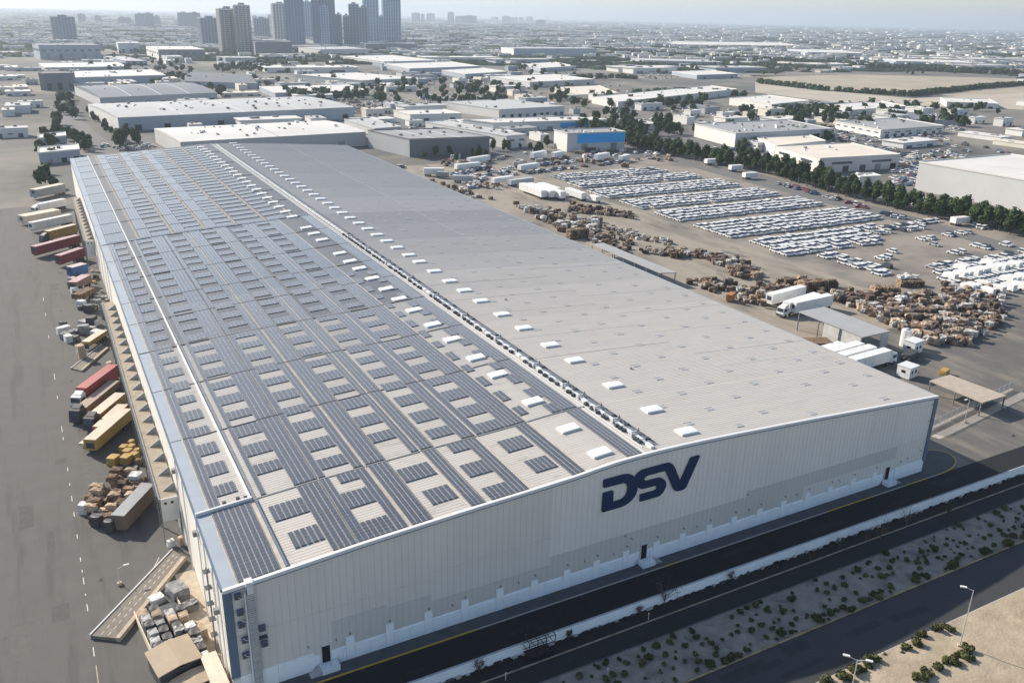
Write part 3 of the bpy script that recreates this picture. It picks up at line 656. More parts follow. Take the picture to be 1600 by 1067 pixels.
def merge(name, items, kind='stuff', label=None, cat=None, parent=None):
    """join many transformed copies of small meshes into one object"""
    V = []; F = []; I = []; mats = []; cache = {}
    for me, (x, y, z), a, s in items:
        if me.name not in cache:
            mm = []
            for mt in me.materials:
                if mt not in mats: mats.append(mt)
                mm.append(mats.index(mt))
            cache[me.name] = ([tuple(v.co) for v in me.vertices], [tuple(p.vertices) for p in me.polygons], [mm[p.material_index] for p in me.polygons])
        vs, fs, ms = cache[me.name]; k = len(V); ca, sa = math.cos(a), math.sin(a); sx, sy, sz = s if hasattr(s, '__len__') else (s, s, s)
        V += [(x+(p[0]*sx)*ca-(p[1]*sy)*sa, y+(p[0]*sx)*sa+(p[1]*sy)*ca, z+p[2]*sz) for p in vs]
        F += [tuple(k+j for j in f) for f in fs]; I += ms
    me = bpy.data.meshes.new(name); me.from_pydata(V, [], F)
    for mt in mats: me.materials.append(mt)
    me.polygons.foreach_set('material_index', I); me.update()
    o = O(name, me, parent, kind=kind)
    if label: o['label'] = label
    if cat: o['category'] = cat
    return o

# left yard, near to far
truck('truck', 'red container truck with white cab backed up to the left dock', (-12.9,99.6), (-3.9,113.5), P_red, P_white, h=4.1, top=paint('red_top', (.42,.13,.12), .6), stripe=paint('stripe', (.6,.45,.4)))
truck('flat_trailer', 'brown low trailer with dark front, next to the red container truck', (-13.5,92.5), (-4.4,107.2), P_brown, P_dark, h=2.6, cat='trailer', top=paint('dust_top', (.42,.33,.27), .9))
truck('truck', 'dark fronted truck with yellow box, between brown and yellow trailers', (-11.2,87.2), (-3.9,98.5), P_yel, P_dark, h=3.0, top=P_cream)
truck('box_trailer', 'short red and cream box trailer behind the long yellow one', (-9.4,83.6), (-4.0,93.0), paint('rust', (.38,.10,.06), .7), h=2.6, cat='trailer', top=P_cream, wheels=False)
truck('box_trailer', 'cream topped low trailer just behind the long yellow one', (-12.4,78.4), (-7.6,84.5), P_cream, h=1.9, cat='trailer', wheels=False, doors=False)
truck('box_trailer', 'long yellow container trailer with cream top beside the left dock', (-11.4,76.6), (-3.7,88.6), P_yel, h=3.4, cat='trailer', top=P_cream)
truck('box_trailer', 'long blue container trailer on the far left by the canopy end', (-8.9,205.5), (-4.4,208.6), P_blue, h=4.1, cat='trailer', top=paint('blue_top', (.55,.45,.42)), w=3.2)
truck('box_trailer', 'dark red container trailer with dark rear, nearer of the two red ones', (-11.6,222), (-4.0,230), P_maroon, h=4.1, cat='trailer', top=paint('pink_top', (.5,.33,.30)))
truck('box_trailer', 'very long dark red trailer, farther of the two red ones', (-18.5,238), (-4.1,250), P_maroon, h=4.1, cat='trailer', top=paint('pink_top', (.5,.33,.30)))
truck('truck', 'yellow box truck with dark cab beyond the red trailers', (-16,258), (-4.2,268), P_yel, P_dark, h=4.2, top=P_cream)
truck('box_trailer', 'white trailer with dark blue rear, beyond the yellow box truck', (-19,278), (-4.6,288), P_white, h=4.0, cat='trailer')
truck('box_trailer', 'wide cream roofed trailer at the far end of the left yard', (-22,292), (-9,300), P_cream, h=4.0, w=5, cat='trailer')
truck('truck', 'white truck behind the cream roofed trailer in the left yard', (-18,312), (-5.6,322), P_white, P_white, h=4.0)
truck('box_trailer', 'white tarpaulin trailer beside the far left corner of the warehouse', (-17,345), (-5,356), P_grey, h=4.6, w=4, cat='trailer', top=P_cream)
truck('flat_trailer', 'small yellow flatbed truck with cream load near the far dock', (-8.6,137), (-3.8,144.5), P_yel, h=2.3, cat='trailer', top=P_cream, w=2.2)
truck('flat_trailer', 'brown box trailer among the pallets by the far canopy', (-9.0,190), (-4.6,197), P_brown, h=3.4, cat='trailer', top=paint('pink_top', (.5,.33,.30)), w=3)
truck('flat_trailer', 'rust brown open trailer beside the pallet heap', (-8.5,179), (-4.2,185), brown_m, h=2.6, cat='trailer', w=3, doors=False)
# brown container near the dock
truck('container', 'long brown cardboard coloured container with grey lid beside the wood heap', (-9.2,46.3), (-3.4,55.2), P_brown, h=3.0, z0=.25, cat='container', top=P_grey, wheels=False, doors=False, w=2.4)
# sloping loading ramp
def quadramp(name, label, A, B, Cc, D, h0, h1, th=.0):
    """A,B low end corners, C,D high end"""
    r = E(name, (A[0], A[1], 0), label, 'ramp'); o = lambda p: (p[0]-A[0], p[1]-A[1])
    a, b_, c, d = o(A), o(B), o(Cc), o(D); dk = M('ramp_deck', (.21,.185,.155), .9, var=.16, scale=1.0)
    q = MB(); q.hexa([(*a,0),(*b_,0),(*c,0),(*d,0),(*a,h0),(*b_,h0),(*c,h1),(*d,h1)], dk, skip=(3,)); 
    q.build('deck', r)
    for p, s, mm, nm in ((a, d, trim_m, 'left_edge'), (b_, c, ptan_m, 'right_edge')):
        v = Vector((s[0]-p[0], s[1]-p[1])); nn = Vector((v.y,-v.x)).normalized()*(.09 if nm == 'left_edge' else .30)
        q = MB(); p0 = Vector(p); s0 = Vector(s); P = [p0-nn, p0+nn, s0+nn, s0-nn]
        q.hexa([(x.x,x.y,0) for x in P]+[(P[0].x,P[0].y,h0+.14),(P[1].x,P[1].y,h0+.14),(P[2].x,P[2].y,h1+.14),(P[3].x,P[3].y,h1+.14)], mm); q.build('edge', r)
    for t in (.34, .6):
        p0 = Vector(a)*(1-t)+Vector(b_)*t; s0 = Vector(d)*(1-t)+Vector(c)*t; v = s0-p0; nn = Vector((v.y,-v.x)).normalized()*.05; k = 0.02
        while k < .95:
            e = k+.035; q = MB(); A1 = p0+v*k; A2 = p0+v*e; z1 = h0+(h1-h0)*k+.012; z2 = h0+(h1-h0)*e+.012
            q.face([(*(A1-nn),z1),(*(A2-nn),z2),(*(A2+nn),z2),(*(A1+nn),z1)], white_line_m); q.build('line_mark', r); k += .065
    return r
quadramp('loading_ramp', 'long concrete loading ramp with white edge running to the near left dock', (-15.3,20.0), (-12.0,17.6), (-1.0,33.2), (-2.3,36.2), .55, .55)
quadramp('loading_ramp', 'pale steel ramp lying beyond the red container truck', (-12.7,125), (-10.6,122.5), (-3.8,136), (-5,139), .3, .3)
# lamp posts
def lamp(x, y, h, label, double=False, ang=0., sc=1.0):
    r = E('street_lamp', (x, y, 0), label, 'street lamp', None, ang)
    q = MB(); q.tube((0,0,0),(0,0,h),.09*sc,galv_m,8,.05*sc); q.build('pole', r)
    for s in ((-1, 1) if double else (1,)):
        q = MB(); q.tube((0,0,h-.1),(s*1.1,0,h+.25),.05*sc,galv_m,6); q.build('arm', r)
        q = MB(); q.box(min(s*.9,s*1.7), max(s*.9,s*1.7), -.16*sc, .16*sc, h+.2, h+.34, trim_m); q.build('lamp_head', r)
    q = MB(); q.box(-.3,.3,-.3,.3,0,.45,ptan_m); q.build('base', r)
lamp(-10.6, 31.0, 2.9, 'small pole lamp standing alone in the left yard', sc=.8)
lp = G(1499, 1010); lamp(lp.x, lp.y, 9.5, 'tall street lamp on the sand at the lower right', ang=math.pi*.75)
lamp(66.5, -38.2, 9.3, 'double headed street lamp at the bottom edge beside the main road', True, ang=2.3)
lp = G(1507, 660); lamp(lp.x, lp.y, 5.5, 'short lamp by the mesh fence on the right', ang=math.pi)
# open trailer with wrapped boxes, and tan gabled roof beside it
r = E('open_trailer', (-5.6, 14.5, 0), 'open flat trailer packed with dark and white wrapped boxes', 'trailer', None, .12)
q = MB(); q.box(-2.9, 2.9, -9.3, 7.6, .25, .62, dsteel_m); q.build('deck', r)
for x0, x1, y0, y1 in ((-3.0,-2.85,-9.3,7.6),(2.85,3.0,-9.3,7.6),(-3,3,-9.4,-9.3)):
    q = MB(); q.box(x0, x1, y0, y1, .1, 1.3, P_cream); q.build('side_board', r)
def balemesh(seed, rough=.18, mats=None, n=3):
    r_ = random.Random(seed); V = {}; q = MB(); mt = mats[0]
    def vid(i, j, k):
        key = (i, j, k)
        if key not in V:
            p = [(c/n-.5) for c in key]; V[key] = len(q.v)
            sc = 1-.10*sum(abs(c)*2 > .9 for c in p)*.5
            q.v.append(tuple(p[a]*sc+r_.uniform(-rough, rough)/n for a in range(2))+(max(0, (p[2]+.5)+r_.uniform(-rough, rough)/n),))
        return V[key]
    for a in range(n):
        for b_ in range(n):
            for s, rev in ((0, 1), (n, 0)):
                for ax in range(3):
                    def K(u, v):
                        t = [u, v]; t.insert(ax, s); return tuple(t)
                    f_ = [vid(*K(a,b_)), vid(*K(a+1,b_)), vid(*K(a+1,b_+1)), vid(*K(a,b_+1))]
                    if (rev == 1) != (ax == 1): f_ = f_[::-1]
                    q.f.append(tuple(f_)); q.m.append(q.mi(mats[(a+b_+ax) % len(mats)] if r_.random() < .5 else mt))
    return q.mesh('bale')
wraps = [balemesh(k, .10, ms, 3) for k, ms in enumerate(([greywrap_m],[P_dark],[greywrap_m, P_dark],[M('white_wrap', (.62,.62,.61), .5, var=.15, scale=1.5)],[tanwrap_m]))]
rr = random.Random(12); ca, sa = math.cos(.12), math.sin(.12)
labs = ['grey wrapped box packed on the open trailer', 'dark wrapped box packed on the open trailer', 'mixed grey box packed on the open trailer', 'white wrapped box packed on the open trailer', 'tan wrapped box packed on the open trailer']
for i in range(4):
    for j in range(9):
        if j >= 8 and i > 1: continue
        if i == 3 and rr.random() < .25: continue
        lx = -2.1+i*1.42+rr.uniform(-.08,.08)+(.25 if i > 1 else 0); ly = -7.6+j*1.62+rr.uniform(-.1,.1); k = rr.choice([0,0,1,1,1,2,3,4,2])
        o = O('wrapped_box', wraps[k], None, (-5.6+lx*ca-ly*sa, 14.5+lx*sa+ly*ca, .62), .12+rr.uniform(-.06,.06)); o.scale = (1.36, 1.52, rr.uniform(1.4,2.0)); tag(o, labs[k]+', '+('leftmost','second','third','rightmost')[i]+' file, '+('under the gabled roof' if j < 2 else 'next to the gabled roof' if j < 4 else 'mid trailer' if j < 6 else 'at its head'), 'box', 'wrapped boxes on the open trailer')
for x, y, s, k, lab in ((-3.3,24.0,(2.6,3.4,2.0),0,'big dark crate at the head of the open trailer'),(-6.2,24.2,(2.2,1.8,1.0),3,'low pale sheeted crate by the head of the open trailer'),(-1.9,13.0,(1.6,1.9,2.0),4,'tan crate standing right of the open trailer'),(-2.2,20.2,(2.3,1.5,1.3),2,'grey crate standing right of the open trailer near its head')):
    o = O('crate', wraps[k], None, (x, y, 0), .3); o.scale = s; tag(o, lab, 'crate')
def gable(name, label, P, h, rise, roofm, wallm, open_=False):
    A, B, D = [Vector(p) for p in P]; u = B-A; v = D-A; r = E(name, (A.x, A.y, 0), label, 'shed'); o = lambda a, b_, z: (*(u*a+v*b_), z)
    q = MB(); q.hexa([o(.04,.04,0),o(.96,.04,0),o(.96,.96,0),o(.04,.96,0),o(.04,.04,h-.05),o(.96,.04,h-.05),o(.96,.96,h-.05),o(.04,.96,h-.05)], wallm); q.build('wall', r)
    q = MB()
    for a, c, za, zc in ((0,.5,h,h+rise),(.5,1,h+rise,h)):
        q.hexa([o(a,0,za),o(c,0,zc),o(c,1,zc),o(a,1,za),o(a,0,za+.12),o(c,0,zc+.12),o(c,1,zc+.12),o(a,1,za+.12)], roofm)
    q.build('roof', r); return r
tanroof_m = M('tan_sheet_roof', (.40,.325,.24), .85, var=.07, scale=.5)
gable('gabled_shed', 'tan gabled shed roof over the near end of the open trailer', ((-8.2,4.6),(-2.6,6.0),(-9.2,10.2)), 2.6, .35, tanroof_m, P_dark)
gable('gabled_shed', 'lower tan roofed lean to below the gabled shed', ((-6.3,1.4),(-1.5,2.6),(-6.9,4.6)), 1.7, .2, tanroof_m, P_dark)
gable('guard_hut', 'cream flat roofed hut at the foot of the left wall', ((-2.4,-1.5),(-.4,-1.2),(-2.9,6.2)), 2.6, .05, P_cream, ptan_m)
# pallet heaps and crates in the left yard
def O_bale(me, x, y, z, s, a, lab, cat, grp, nm): 
    o = O(nm, me, None, (x, y, z), a); o.scale = s; return tag(o, lab, cat, grp)
wood = [balemesh(20+k, .34, ms, 3) for k, ms in enumerate(([wood_m],[wood_m, brown_m],[brown_m],[tanwrap_m, wood_m]))]
rr = random.Random(4)
HP = [(-14.2,57.5),(-12.6,50.5),(-9.6,47.6),(-5.6,55.5),(-4.2,64),(-7.5,67)]
for i in range(46):
    while True:
        x, y = rr.uniform(-15,-4), rr.uniform(47,68)
        if inpoly(x, y, HP): break
    lv = rr.choice([0,0,0,1]); O_bale(rr.choice(wood), x, y, lv*1.1, (rr.uniform(1.1,1.8), rr.uniform(1.5,2.6), rr.uniform(.9,1.5)), rr.uniform(.9,1.2), ('upper ' if lv else '')+'pallet stack in the left heap, '+('next to the brown container' if y < 53 and x > -12 else 'at its left tip' if x < -11 else 'toward the yellow crates' if y > 62 else 'by the canopy posts' if x > -7 else 'in its middle'), 'pallet stack', 'pallet stacks heaped by the near left dock', 'pallet_stack')
for x, y, s, k, lab in ((-5.0,61.2,(2.2,2.2,2.2),3,'silver wrapped cube on top side of the pallet heap'),(-13.9,55.0,(1.6,1.8,1.8),3,'silver foil bundle at the left end of the pallet heap'),(-6.3,57.3,(1.6,1.6,1.3),3,'white sacks beside the pallet heap'),
                     (-4.0,57.6,(1.6,1.8,1.6),0,'grey lidded bundle between heap and canopy'),(-12.3,49.9,(1.5,1.9,1.9),1,'dark crate with grey lid at the heap corner'),(-10.6,46.8,(1.3,1.7,2.2),1,'upright dark crate in front of the brown container'),(-7.4,52.2,(1.6,2.2,1.6),0,'brown grey box behind the long brown container')):
    o = O('crate', wraps[k], None, (x, y, 0), 1.0); o.scale = s; tag(o, lab, 'crate')
yb = balemesh(60, .05, [P_yel], 2)
for n_, (x, y, z, s) in enumerate(((-7.9,71.2,0,2.0),(-5.7,70.6,0,1.9),(-5.2,73.6,0,1.6),(-4.3,71.5,0,1.6),(-5.7,75.8,0,1.5),(-4.4,75.6,0,1.4),(-4.2,78.0,0,1.2))):
    O_bale(yb, x, y, z, (s*1.15,s,s*.8), .9, ['yellow crate standing apart from the others by the canopy', 'pale lidded yellow crate in the cluster by the canopy'][min(n_, 1)], 'crate', 'yellow crates by the canopy' if n_ else None, 'crate')
rr = random.Random(9)
mixm = wood+wraps+[yb]
for (x0, x1, y0, y1, n, lab, grp) in ((-9,-3.5,168,206,30,'pallets and boxes heaped between blue trailer and dark machines','goods heaped by the far dock'),(-13,-4,145,158,16,'dark machinery or crate in the cluster by the far canopy','dark crates clustered by the far canopy'),(-4.6,-3.4,62,80,8,'small brown crate against the canopy edge','small crates against the canopy edge'),(-3.0,-.6,168,212,14,'small crate at the foot of the left wall','crates at the foot of the left wall')):
    for i in range(n):
        me = rr.choice(mixm if 'dark' not in lab else wraps[:4]); s = rr.uniform(1.2,2.3)*(.55 if 'small' in lab else 1)
        O_bale(me, rr.uniform(x0,x1), rr.uniform(y0,y1), 0, (s, s*1.3, s*rr.uniform(.6,1.1)), rr.uniform(0,3), lab, 'crate', grp, 'crate')
for x, y, s, k, lab in ((-10.0,131.5,(1.9,2.2,3.6),4,'tall tan crate tower by the pale steel ramp'),(-4.4,122,(1.2,1.4,1.6),4,'single tan crate under the canopy edge'),(-2.2,160.5,(2.2,2.2,4.6),1,'dark upright tank with pale lid at the left wall'),(-13.8,152,(1.8,1.8,2),3,'white tank at the left of the dark machines'),(-12.9,157,(1.8,1.8,2),1,'dark round tank with silver lid in the left yard')):
    o = O('crate', wraps[k], None, (x, y, 0), .3); o.scale = s; tag(o, lab, 'crate')
# loading hole under the end wall of the canopy
for x, y, s, k, lab in ((-2.3,38.0,(1.2,1,1.2),3,'white sack at the canopy opening'),(-.8,37.6,(.8,.9,1.6),4,'tan bin at the canopy opening')):
    o = O('crate', wraps[k], None, (x, y, 0), .3); o.scale = s; tag(o, lab, 'crate')

# ------------------------------------------------------------------ boundary wall on the shaded side
bw = E('boundary_wall', (0,-9.5,0), 'white precast boundary wall along the dark service road', 'wall')
q = MB(); q.box(.03, 2.87, -.09, .09, 0, 1.75, dado_m); bp = q.mesh('wall_panel'); q = MB(); q.box(-.12, .12, -.14, .14, 0, 1.82, dado_m); pp = q.mesh('post')
q = MB(); q.box(0, 2.9, -.15, .15, 1.755, 1.84, M('wall_cap', (.36,.39,.43), .7)); cp = q.mesh('cap')
x = -30
while x < 150:
    O('wall_panel', bp, bw, (x, 0, 0)); O('post', pp, bw, (x, 0, -.001)); x += 2.9
q = MB(); q.box(-30, 150, -.12, .12, 1.76, 1.86, MATS['wall_cap']); q.build('cap', bw)
q = MB(); rr = random.Random(31)
for i in range(120):
    x = -20+i*1.4; q.box(x, x+rr.uniform(.3,1.1), -.45, -.15, 0, rr.uniform(.1,.4), rr.choice([soil_m, soil_m, dsteel_m, kerb_m]))
q.build('footing_block', bw, kind='stuff')
# cage like frame and bare trees near the wall
r = E('steel_cage', (38.2,-9.9,0), 'dark rusty steel frame cage standing over the boundary wall', 'frame', None, 0)
cg = M('rusty_frame', (.028,.022,.02), .9, var=.4, scale=3)
for x in (-2,-.7,.6,2):
    for y in (-1.6, 1.6):
        q = MB(); q.tube((x,y,0),(x,y,3.2),.07,cg,5); q.build('upright', r)
for x in (-2,-.7,.6,2): q = MB(); q.tube((x,-1.6,3.2),(x,1.6,3.2),.06,cg,5); q.tube((x,-1.6,1.7),(x,1.6,1.7),.05,cg,5); q.build('crossbar', r)
for y in (-1.6,0,1.6):
    for z in (1.0,2.1,3.2): q = MB(); q.tube((-2,y,z),(2,y,z),.06,cg,5); q.build('rail', r)
q = MB(); q.box(-1.8,1.8,-1.4,1.4,.3,.45,cg); q.build('deck', r)
# mesh fence on the right
fr = E('mesh_fence', (0,0,0), 'pale mesh fence on a low kerb right of the warehouse corner', 'fence')
fp = [(146.5,10.9),(185,16.8)]; d = Vector(fp[1])-Vector(fp[0]); nF = 16
mesh_m = bpy.data.materials.new('wire_mesh'); mesh_m.use_nodes = True; nt = mesh_m.node_tree; bs = nt.nodes['Principled BSDF']; bs.inputs['Base Color'].default_value = (.5,.49,.47,1); bs.inputs['Alpha'].default_value = .42; bs.inputs['Roughness'].default_value = .6
for i in range(nF):
    a = Vector(fp[0])+d*i/nF; c = Vector(fp[0])+d*(i+1)/nF
    q = MB(); q.tube((*a,0),(*a,2.6),.05,galv_m,6); q.build('post', fr)
    q = MB(); q.face([(*a,.25),(*c,.25),(*c,2.4),(*a,2.4)], mesh_m); q.build('mesh_panel', fr)
    for zr_ in (.3, 2.45): q = MB(); q.tube((*a,zr_),(*c,zr_),.03,galv_m,5); q.build('rail', fr)
sheet('fence_path', [(145.5,9.3),(186,15.2),(186,13.0),(150,8.0),(146,7.6)], M('path_concrete', (.44,.39,.33), .9), .002)
sheet('fence_path', [(144,11.4),(186,17.8),(186,17.1),(144,10.7)], MATS['path_concrete'], .002)

LANDM = [(175,60,'beside the grey open shed'),(163,140,'beside the long narrow canopy'),(172,82,'beside the three white trailers'),(186,46,'beside the white cabin and tank'),(250,85,'below the rows of vans'),(220,82,'near the isolated bale stack'),(203,97,'by the large cardboard stack'),
         (176,108,'near the orange loader'),(200,60,'in the heart of the scrap heap'),(218,62,'on the right flank of the scrap heap'),(200,84,'on the upper edge of the scrap heap'),(190,130,'on the track side opposite the narrow canopy'),(172,175,'above the narrow canopy, by the roof edge'),(184,120,'between narrow canopy and open tarmac'),(198,250,'near the white container block')]
def near_ph(x, y): return min(LANDM, key=lambda l: (l[0]-x)**2+(l[1]-y)**2)[2]
# ------------------------------------------------------------------ right yard
def canopy_px(name, label, P, h, roofm, wall=None):
    A, B, Cc, D = [Vector(p) for p in P]; r = E(name, (A.x, A.y, 0), label, 'canopy'); P = [p-A for p in (A,B,Cc,D)]
    q = MB(); q.hexa([(*p,h-.25) for p in P]+[(*p,h) for p in P], roofm); q.build('roof', r)
    n = max(2, int((P[1]-P[0]).length/6))
    for i in range(n+1):
        for a, c in ((P[0],P[1]),(P[3],P[2])):
            p = a+(c-a)*(.02+.96*i/n); q = MB(); q.box(p.x-.12,p.x+.12,p.y-.12,p.y+.12,0,h-.25,steel_m); q.build('post', r)
    return r
shed_m = M('grey_shed_roof', (.36,.36,.355), .6, var=.05, scale=.2)
canopy_px('long_canopy', 'long narrow grey canopy among the bales beside the warehouse', ((160.2,122),(160.2,163),(165.5,163),(165.5,120)), 4.2, shed_m)
cn = canopy_px('grey_canopy', 'grey roofed open shed beside the row of white trailers', ((169.3,48.5),(169.3,71),(179.5,71),(179.5,48.5)), 5.4, shed_m)
q = MB(); q.box(.2,.35,.5,13.2,0,5.1,M('shed_wall', (.48,.48,.47), .7)); q.box(7.2,10,.1,.25,0,5.1,MATS['shed_wall']); q.build('wall', cn)
canopy_px('tan_canopy', 'tan roofed low canopy beyond the warehouse corner at right', ((164.2,11),(164.2,24.5),(172.0,24.8),(172.6,11)), 3.4, M('tan_canopy_roof', (.42,.36,.29), .9, var=.1))
def tr(lab, a, b, h=4.2, cab=None, w=2.6, top=None, mat=P_white, **k): return truck(k.pop('name', 'box_trailer' if not cab else 'truck'), lab, a, b, mat, cab, h=h, w=w, cat='trailer' if not cab else 'truck', top=top, **k)
tr('nearest white trailer of the row by the warehouse edge, with rounded cab', (173.8,42.0), (157.0,41.0), cab=P_white)
tr('middle white trailer of the row by the warehouse edge', (169.4,45.3), (155.5,44.3))
tr('third white trailer of the row by the warehouse edge', (168.5,48.4), (155.0,47.4))
tr('shorter white trailer at the back of the row, touching the brown box', (165.2,51.4), (155.5,50.4), h=3.6)
tr('dark brown open topped container by the grey open shed', (163.6,54.0), (153.2,57.8), mat=M('dark_brown_box', (.05,.035,.025), .9), h=3.6, w=4.6, top=M('brown_load', (.18,.12,.07), .95, var=.4, scale=1.5), name='container', wheels=False, z0=.2)
tr('white truck with dark blue bumper between two parked trailers', G(1217,496), G(1274,478), cab=P_white)
tr('white trailer with dark front vent beside the grey open shed', G(1236,494), G(1294,481), h=4.4)
tr('white trailer with side door, uppermost of the three by the scrap', G(1200,480), G(1252,466), h=4.2)
# white cube and skip at the right
for nm, lab, x, y, s, mt in (('cabin', 'white cube cabin with dark windows beyond the tan canopy', 168.8, 33.8, (4,3.4,3), P_white), ('cabin', 'white cabin with round tank beside the scrap heap', 184.5, 44.5, (4.4,3.2,3.4), P_white)):
    r = E(nm, (x, y, 0), lab, 'cabin', None, .15); q = MB(); q.box(-s[0]/2,s[0]/2,-s[1]/2,s[1]/2,.2,s[2],mt); q.build('wall', r)
    q = MB(); q.box(-s[0]/2-.1,s[0]/2+.1,-s[1]/2-.1,s[1]/2+.1,s[2]+.002,s[2]+.15,trim_m); q.build('roof', r)
    for xx in (-.9,.7): q = MB(); q.box(xx-.35,xx+.35,-s[1]/2-.04,-s[1]/2-.002,1.5,2.2,black_m); q.build('window', r)
    q = MB(); q.box(-s[0]/2-.04,-s[0]/2-.002,-.5,.5,1.5,2.2,black_m); q.build('window', r)
r = E('storage_tank', (186.8,48.8,0), 'white upright tank behind the white cabin at the scrap heap', 'tank'); q = MB(); q.tube((0,0,0),(0,0,4.6),1.3,P_white,16); q.tube((0,0,4.6),(0,0,5.0),1.0,galv_m,16,.5); q.build('shell', r)
o = O('crate', yb, None, (178.5,30.5,0), .3); o.scale = (3.2,1.8,1.4); tag(o, 'orange yellow skip on top side of the tan canopy', 'skip')
o = O('crate', wraps[1], None, (179.5,41.5,0), .3); o.scale = (6,2.6,2.0); tag(o, 'dark machine parts in front of the white cabin', 'machine')
# scrap bales: many, the nearest ones as single things
rr = random.Random(21); spots = []
scrap = [balemesh(100+k, .30, ms, 3) for k, ms in enumerate(([brown_m, tanwrap_m],[tanwrap_m],[tanwrap_m, wood_m],[brown_m],[wood_m, greywrap_m],[P_dark, brown_m],[M('dusty_foil', (.42,.40,.37), .8, var=.3, scale=1.4)],[M('white_sack', (.62,.60,.57), .7, var=.1)]))]
def fill(poly, n, s0, s1, lv=.25, ks=(0,1,2,3,4,5,6)):
    n = int(n*1.35); lv *= .7
    x0, x1 = min(p[0] for p in poly), max(p[0] for p in poly); y0, y1 = min(p[1] for p in poly), max(p[1] for p in poly); k = 0
    while k < n:
        x, y = rr.uniform(x0,x1), rr.uniform(y0,y1)
        if not inpoly(x, y, poly): continue
        s = rr.uniform(s0, s1)*.84; spots.append((x, y, .9 if rr.random() < lv else 0, (s, s*rr.uniform(.7,1.4), s*rr.uniform(.6,1.0)), rr.uniform(0,3), rr.choice(ks))); k += 1
fill([(184,95),(200,88),(199,73),(197,60),(193,47),(203,41),(222,52),(236,74),(224,79),(214,86)], 330, 1.5, 3.0, .3)
fill([(172,95),(178,90),(186,96),(192,104),(184,108),(174,103)], 40, 1.5, 2.7)
fill([(196,108),(212,100),(214,96),(205,92),(190,100)], 26, 1.8, 3.2, .4, (0,2,3))
fill([(178,160),(186,146),(196,142),(189,118),(196,112),(204,127),(203,144),(194,153)], 95, 1.6, 2.9, .2)
fill([(170,121),(184,113),(178,106),(171,110)], 26, 1.6, 2.6)
fill([(168,162),(177,160),(186,172),(182,185),(172,184)], 50, 1.5, 2.6)
fill([(176,254),(168.5,190),(180,186),(194,208),(184,232)], 120, 1.6, 3.0, .25, (0,1,3,4,6,7))
fill([(190,232),(206,214),(212,220),(200,240)], 46, 1.6, 2.8, .3, (0,2,3))
fill([(150,345),(160,300),(168,262),(174,262),(170,300),(162,345)], 40, 1.2, 2.6, .1, (0,2,4,6,7))
fill([(174,300),(190,285),(194,292),(182,320)], 26, 1.2, 2.4, .1, (0,2,4,6,7))
fill([(205,215),(212,205),(216,214),(208,232)], 20, 1.2, 2.4, .1)
fill([(186,185),(196,160),(200,164),(192,205)], 40, 1.2, 2.4, .1, (4,6,7,2,0))
fill([(226,57),(244,58),(262,74),(258,84),(236,77)], 70, 1.5, 2.8, .25)
fill([(203,41),(222,46),(240,54),(226,58)], 40, 1.4, 2.6, .2)
fill([(168,112),(172,88),(176,88),(174,112)], 8, 1.0, 1.8)
fill([(183,98),(196,96),(196,84),(186,86)], 20, 1.2, 2.2, 0, (7,6,4))
spots.sort(key=lambda s: (Vector((s[0],s[1],0))-CAMP).length)
bl = ['brown and tan scrap bale','tan wrapped scrap bale','tan and wood scrap bale','dark brown scrap bale','wood and grey scrap bale','blackish scrap bale','dusty foil bundle','white sack']
for s in spots[:298]:
    o = O('scrap_bale', scrap[s[5]], None, s[:3], s[4]); o.scale = s[3]; tag(o, ('large ' if s[3][0] > 2.4 else 'small ' if s[3][0] < 1.9 else '')+bl[s[5]]+(' atop others ' if s[2] else ' ')+near_ph(s[0], s[1]), 'bale', 'scrap bales in the right yard')
merge('scrap_bales', [(scrap[s[5]], s[:3], s[4], s[3]) for s in spots[298:]], label='mass of brown scrap bales farther along the warehouse', cat='bales')
for x, y, a, s, lab in ((220,82.6,-.5,(8.5,4.2,3.0),'long stack of brown bales standing apart on the tarmac'),(237,86.5,-.4,(8.5,3.6,2.0),'low brown stack with white bundles near the parked vans'),(170.2,187.5,0,(9,3.4,3.6),'dark brown row of stacked crates beside the warehouse roof edge'),(203,97,-.2,(9,4,3.2),'large brown cardboard stack behind the white trailers')):
    r = E('bale_stack', (x, y, 0), lab, 'bale stack', None, a); n = 6
    for i in range(n):
        for j in range(2):
            o = O('bale', wood[(i+j) % 3], r, (-s[0]/2+s[0]*(i+.5)/n, 0, j*s[2]/2)); o.scale = (s[0]/n*1.02, s[1], s[2]/2*1.02)
for k, (x, y) in enumerate(((235,89),(237.5,88),(240,87.2),(238.5,90))):
    o = O('white_sack', scrap[7], None, (x, y, 2.0), k); o.scale = (2.2,1.8,1.2); tag(o, 'white bundle lying on the low brown stack', 'bundle', 'white bundles on the low brown stack')
o = O('white_sack', scrap[7], None, (216,73.5,1.2), 0); o.scale = (3.4,2.6,1.8); tag(o, 'big white sack on top of the scrap', 'sack')
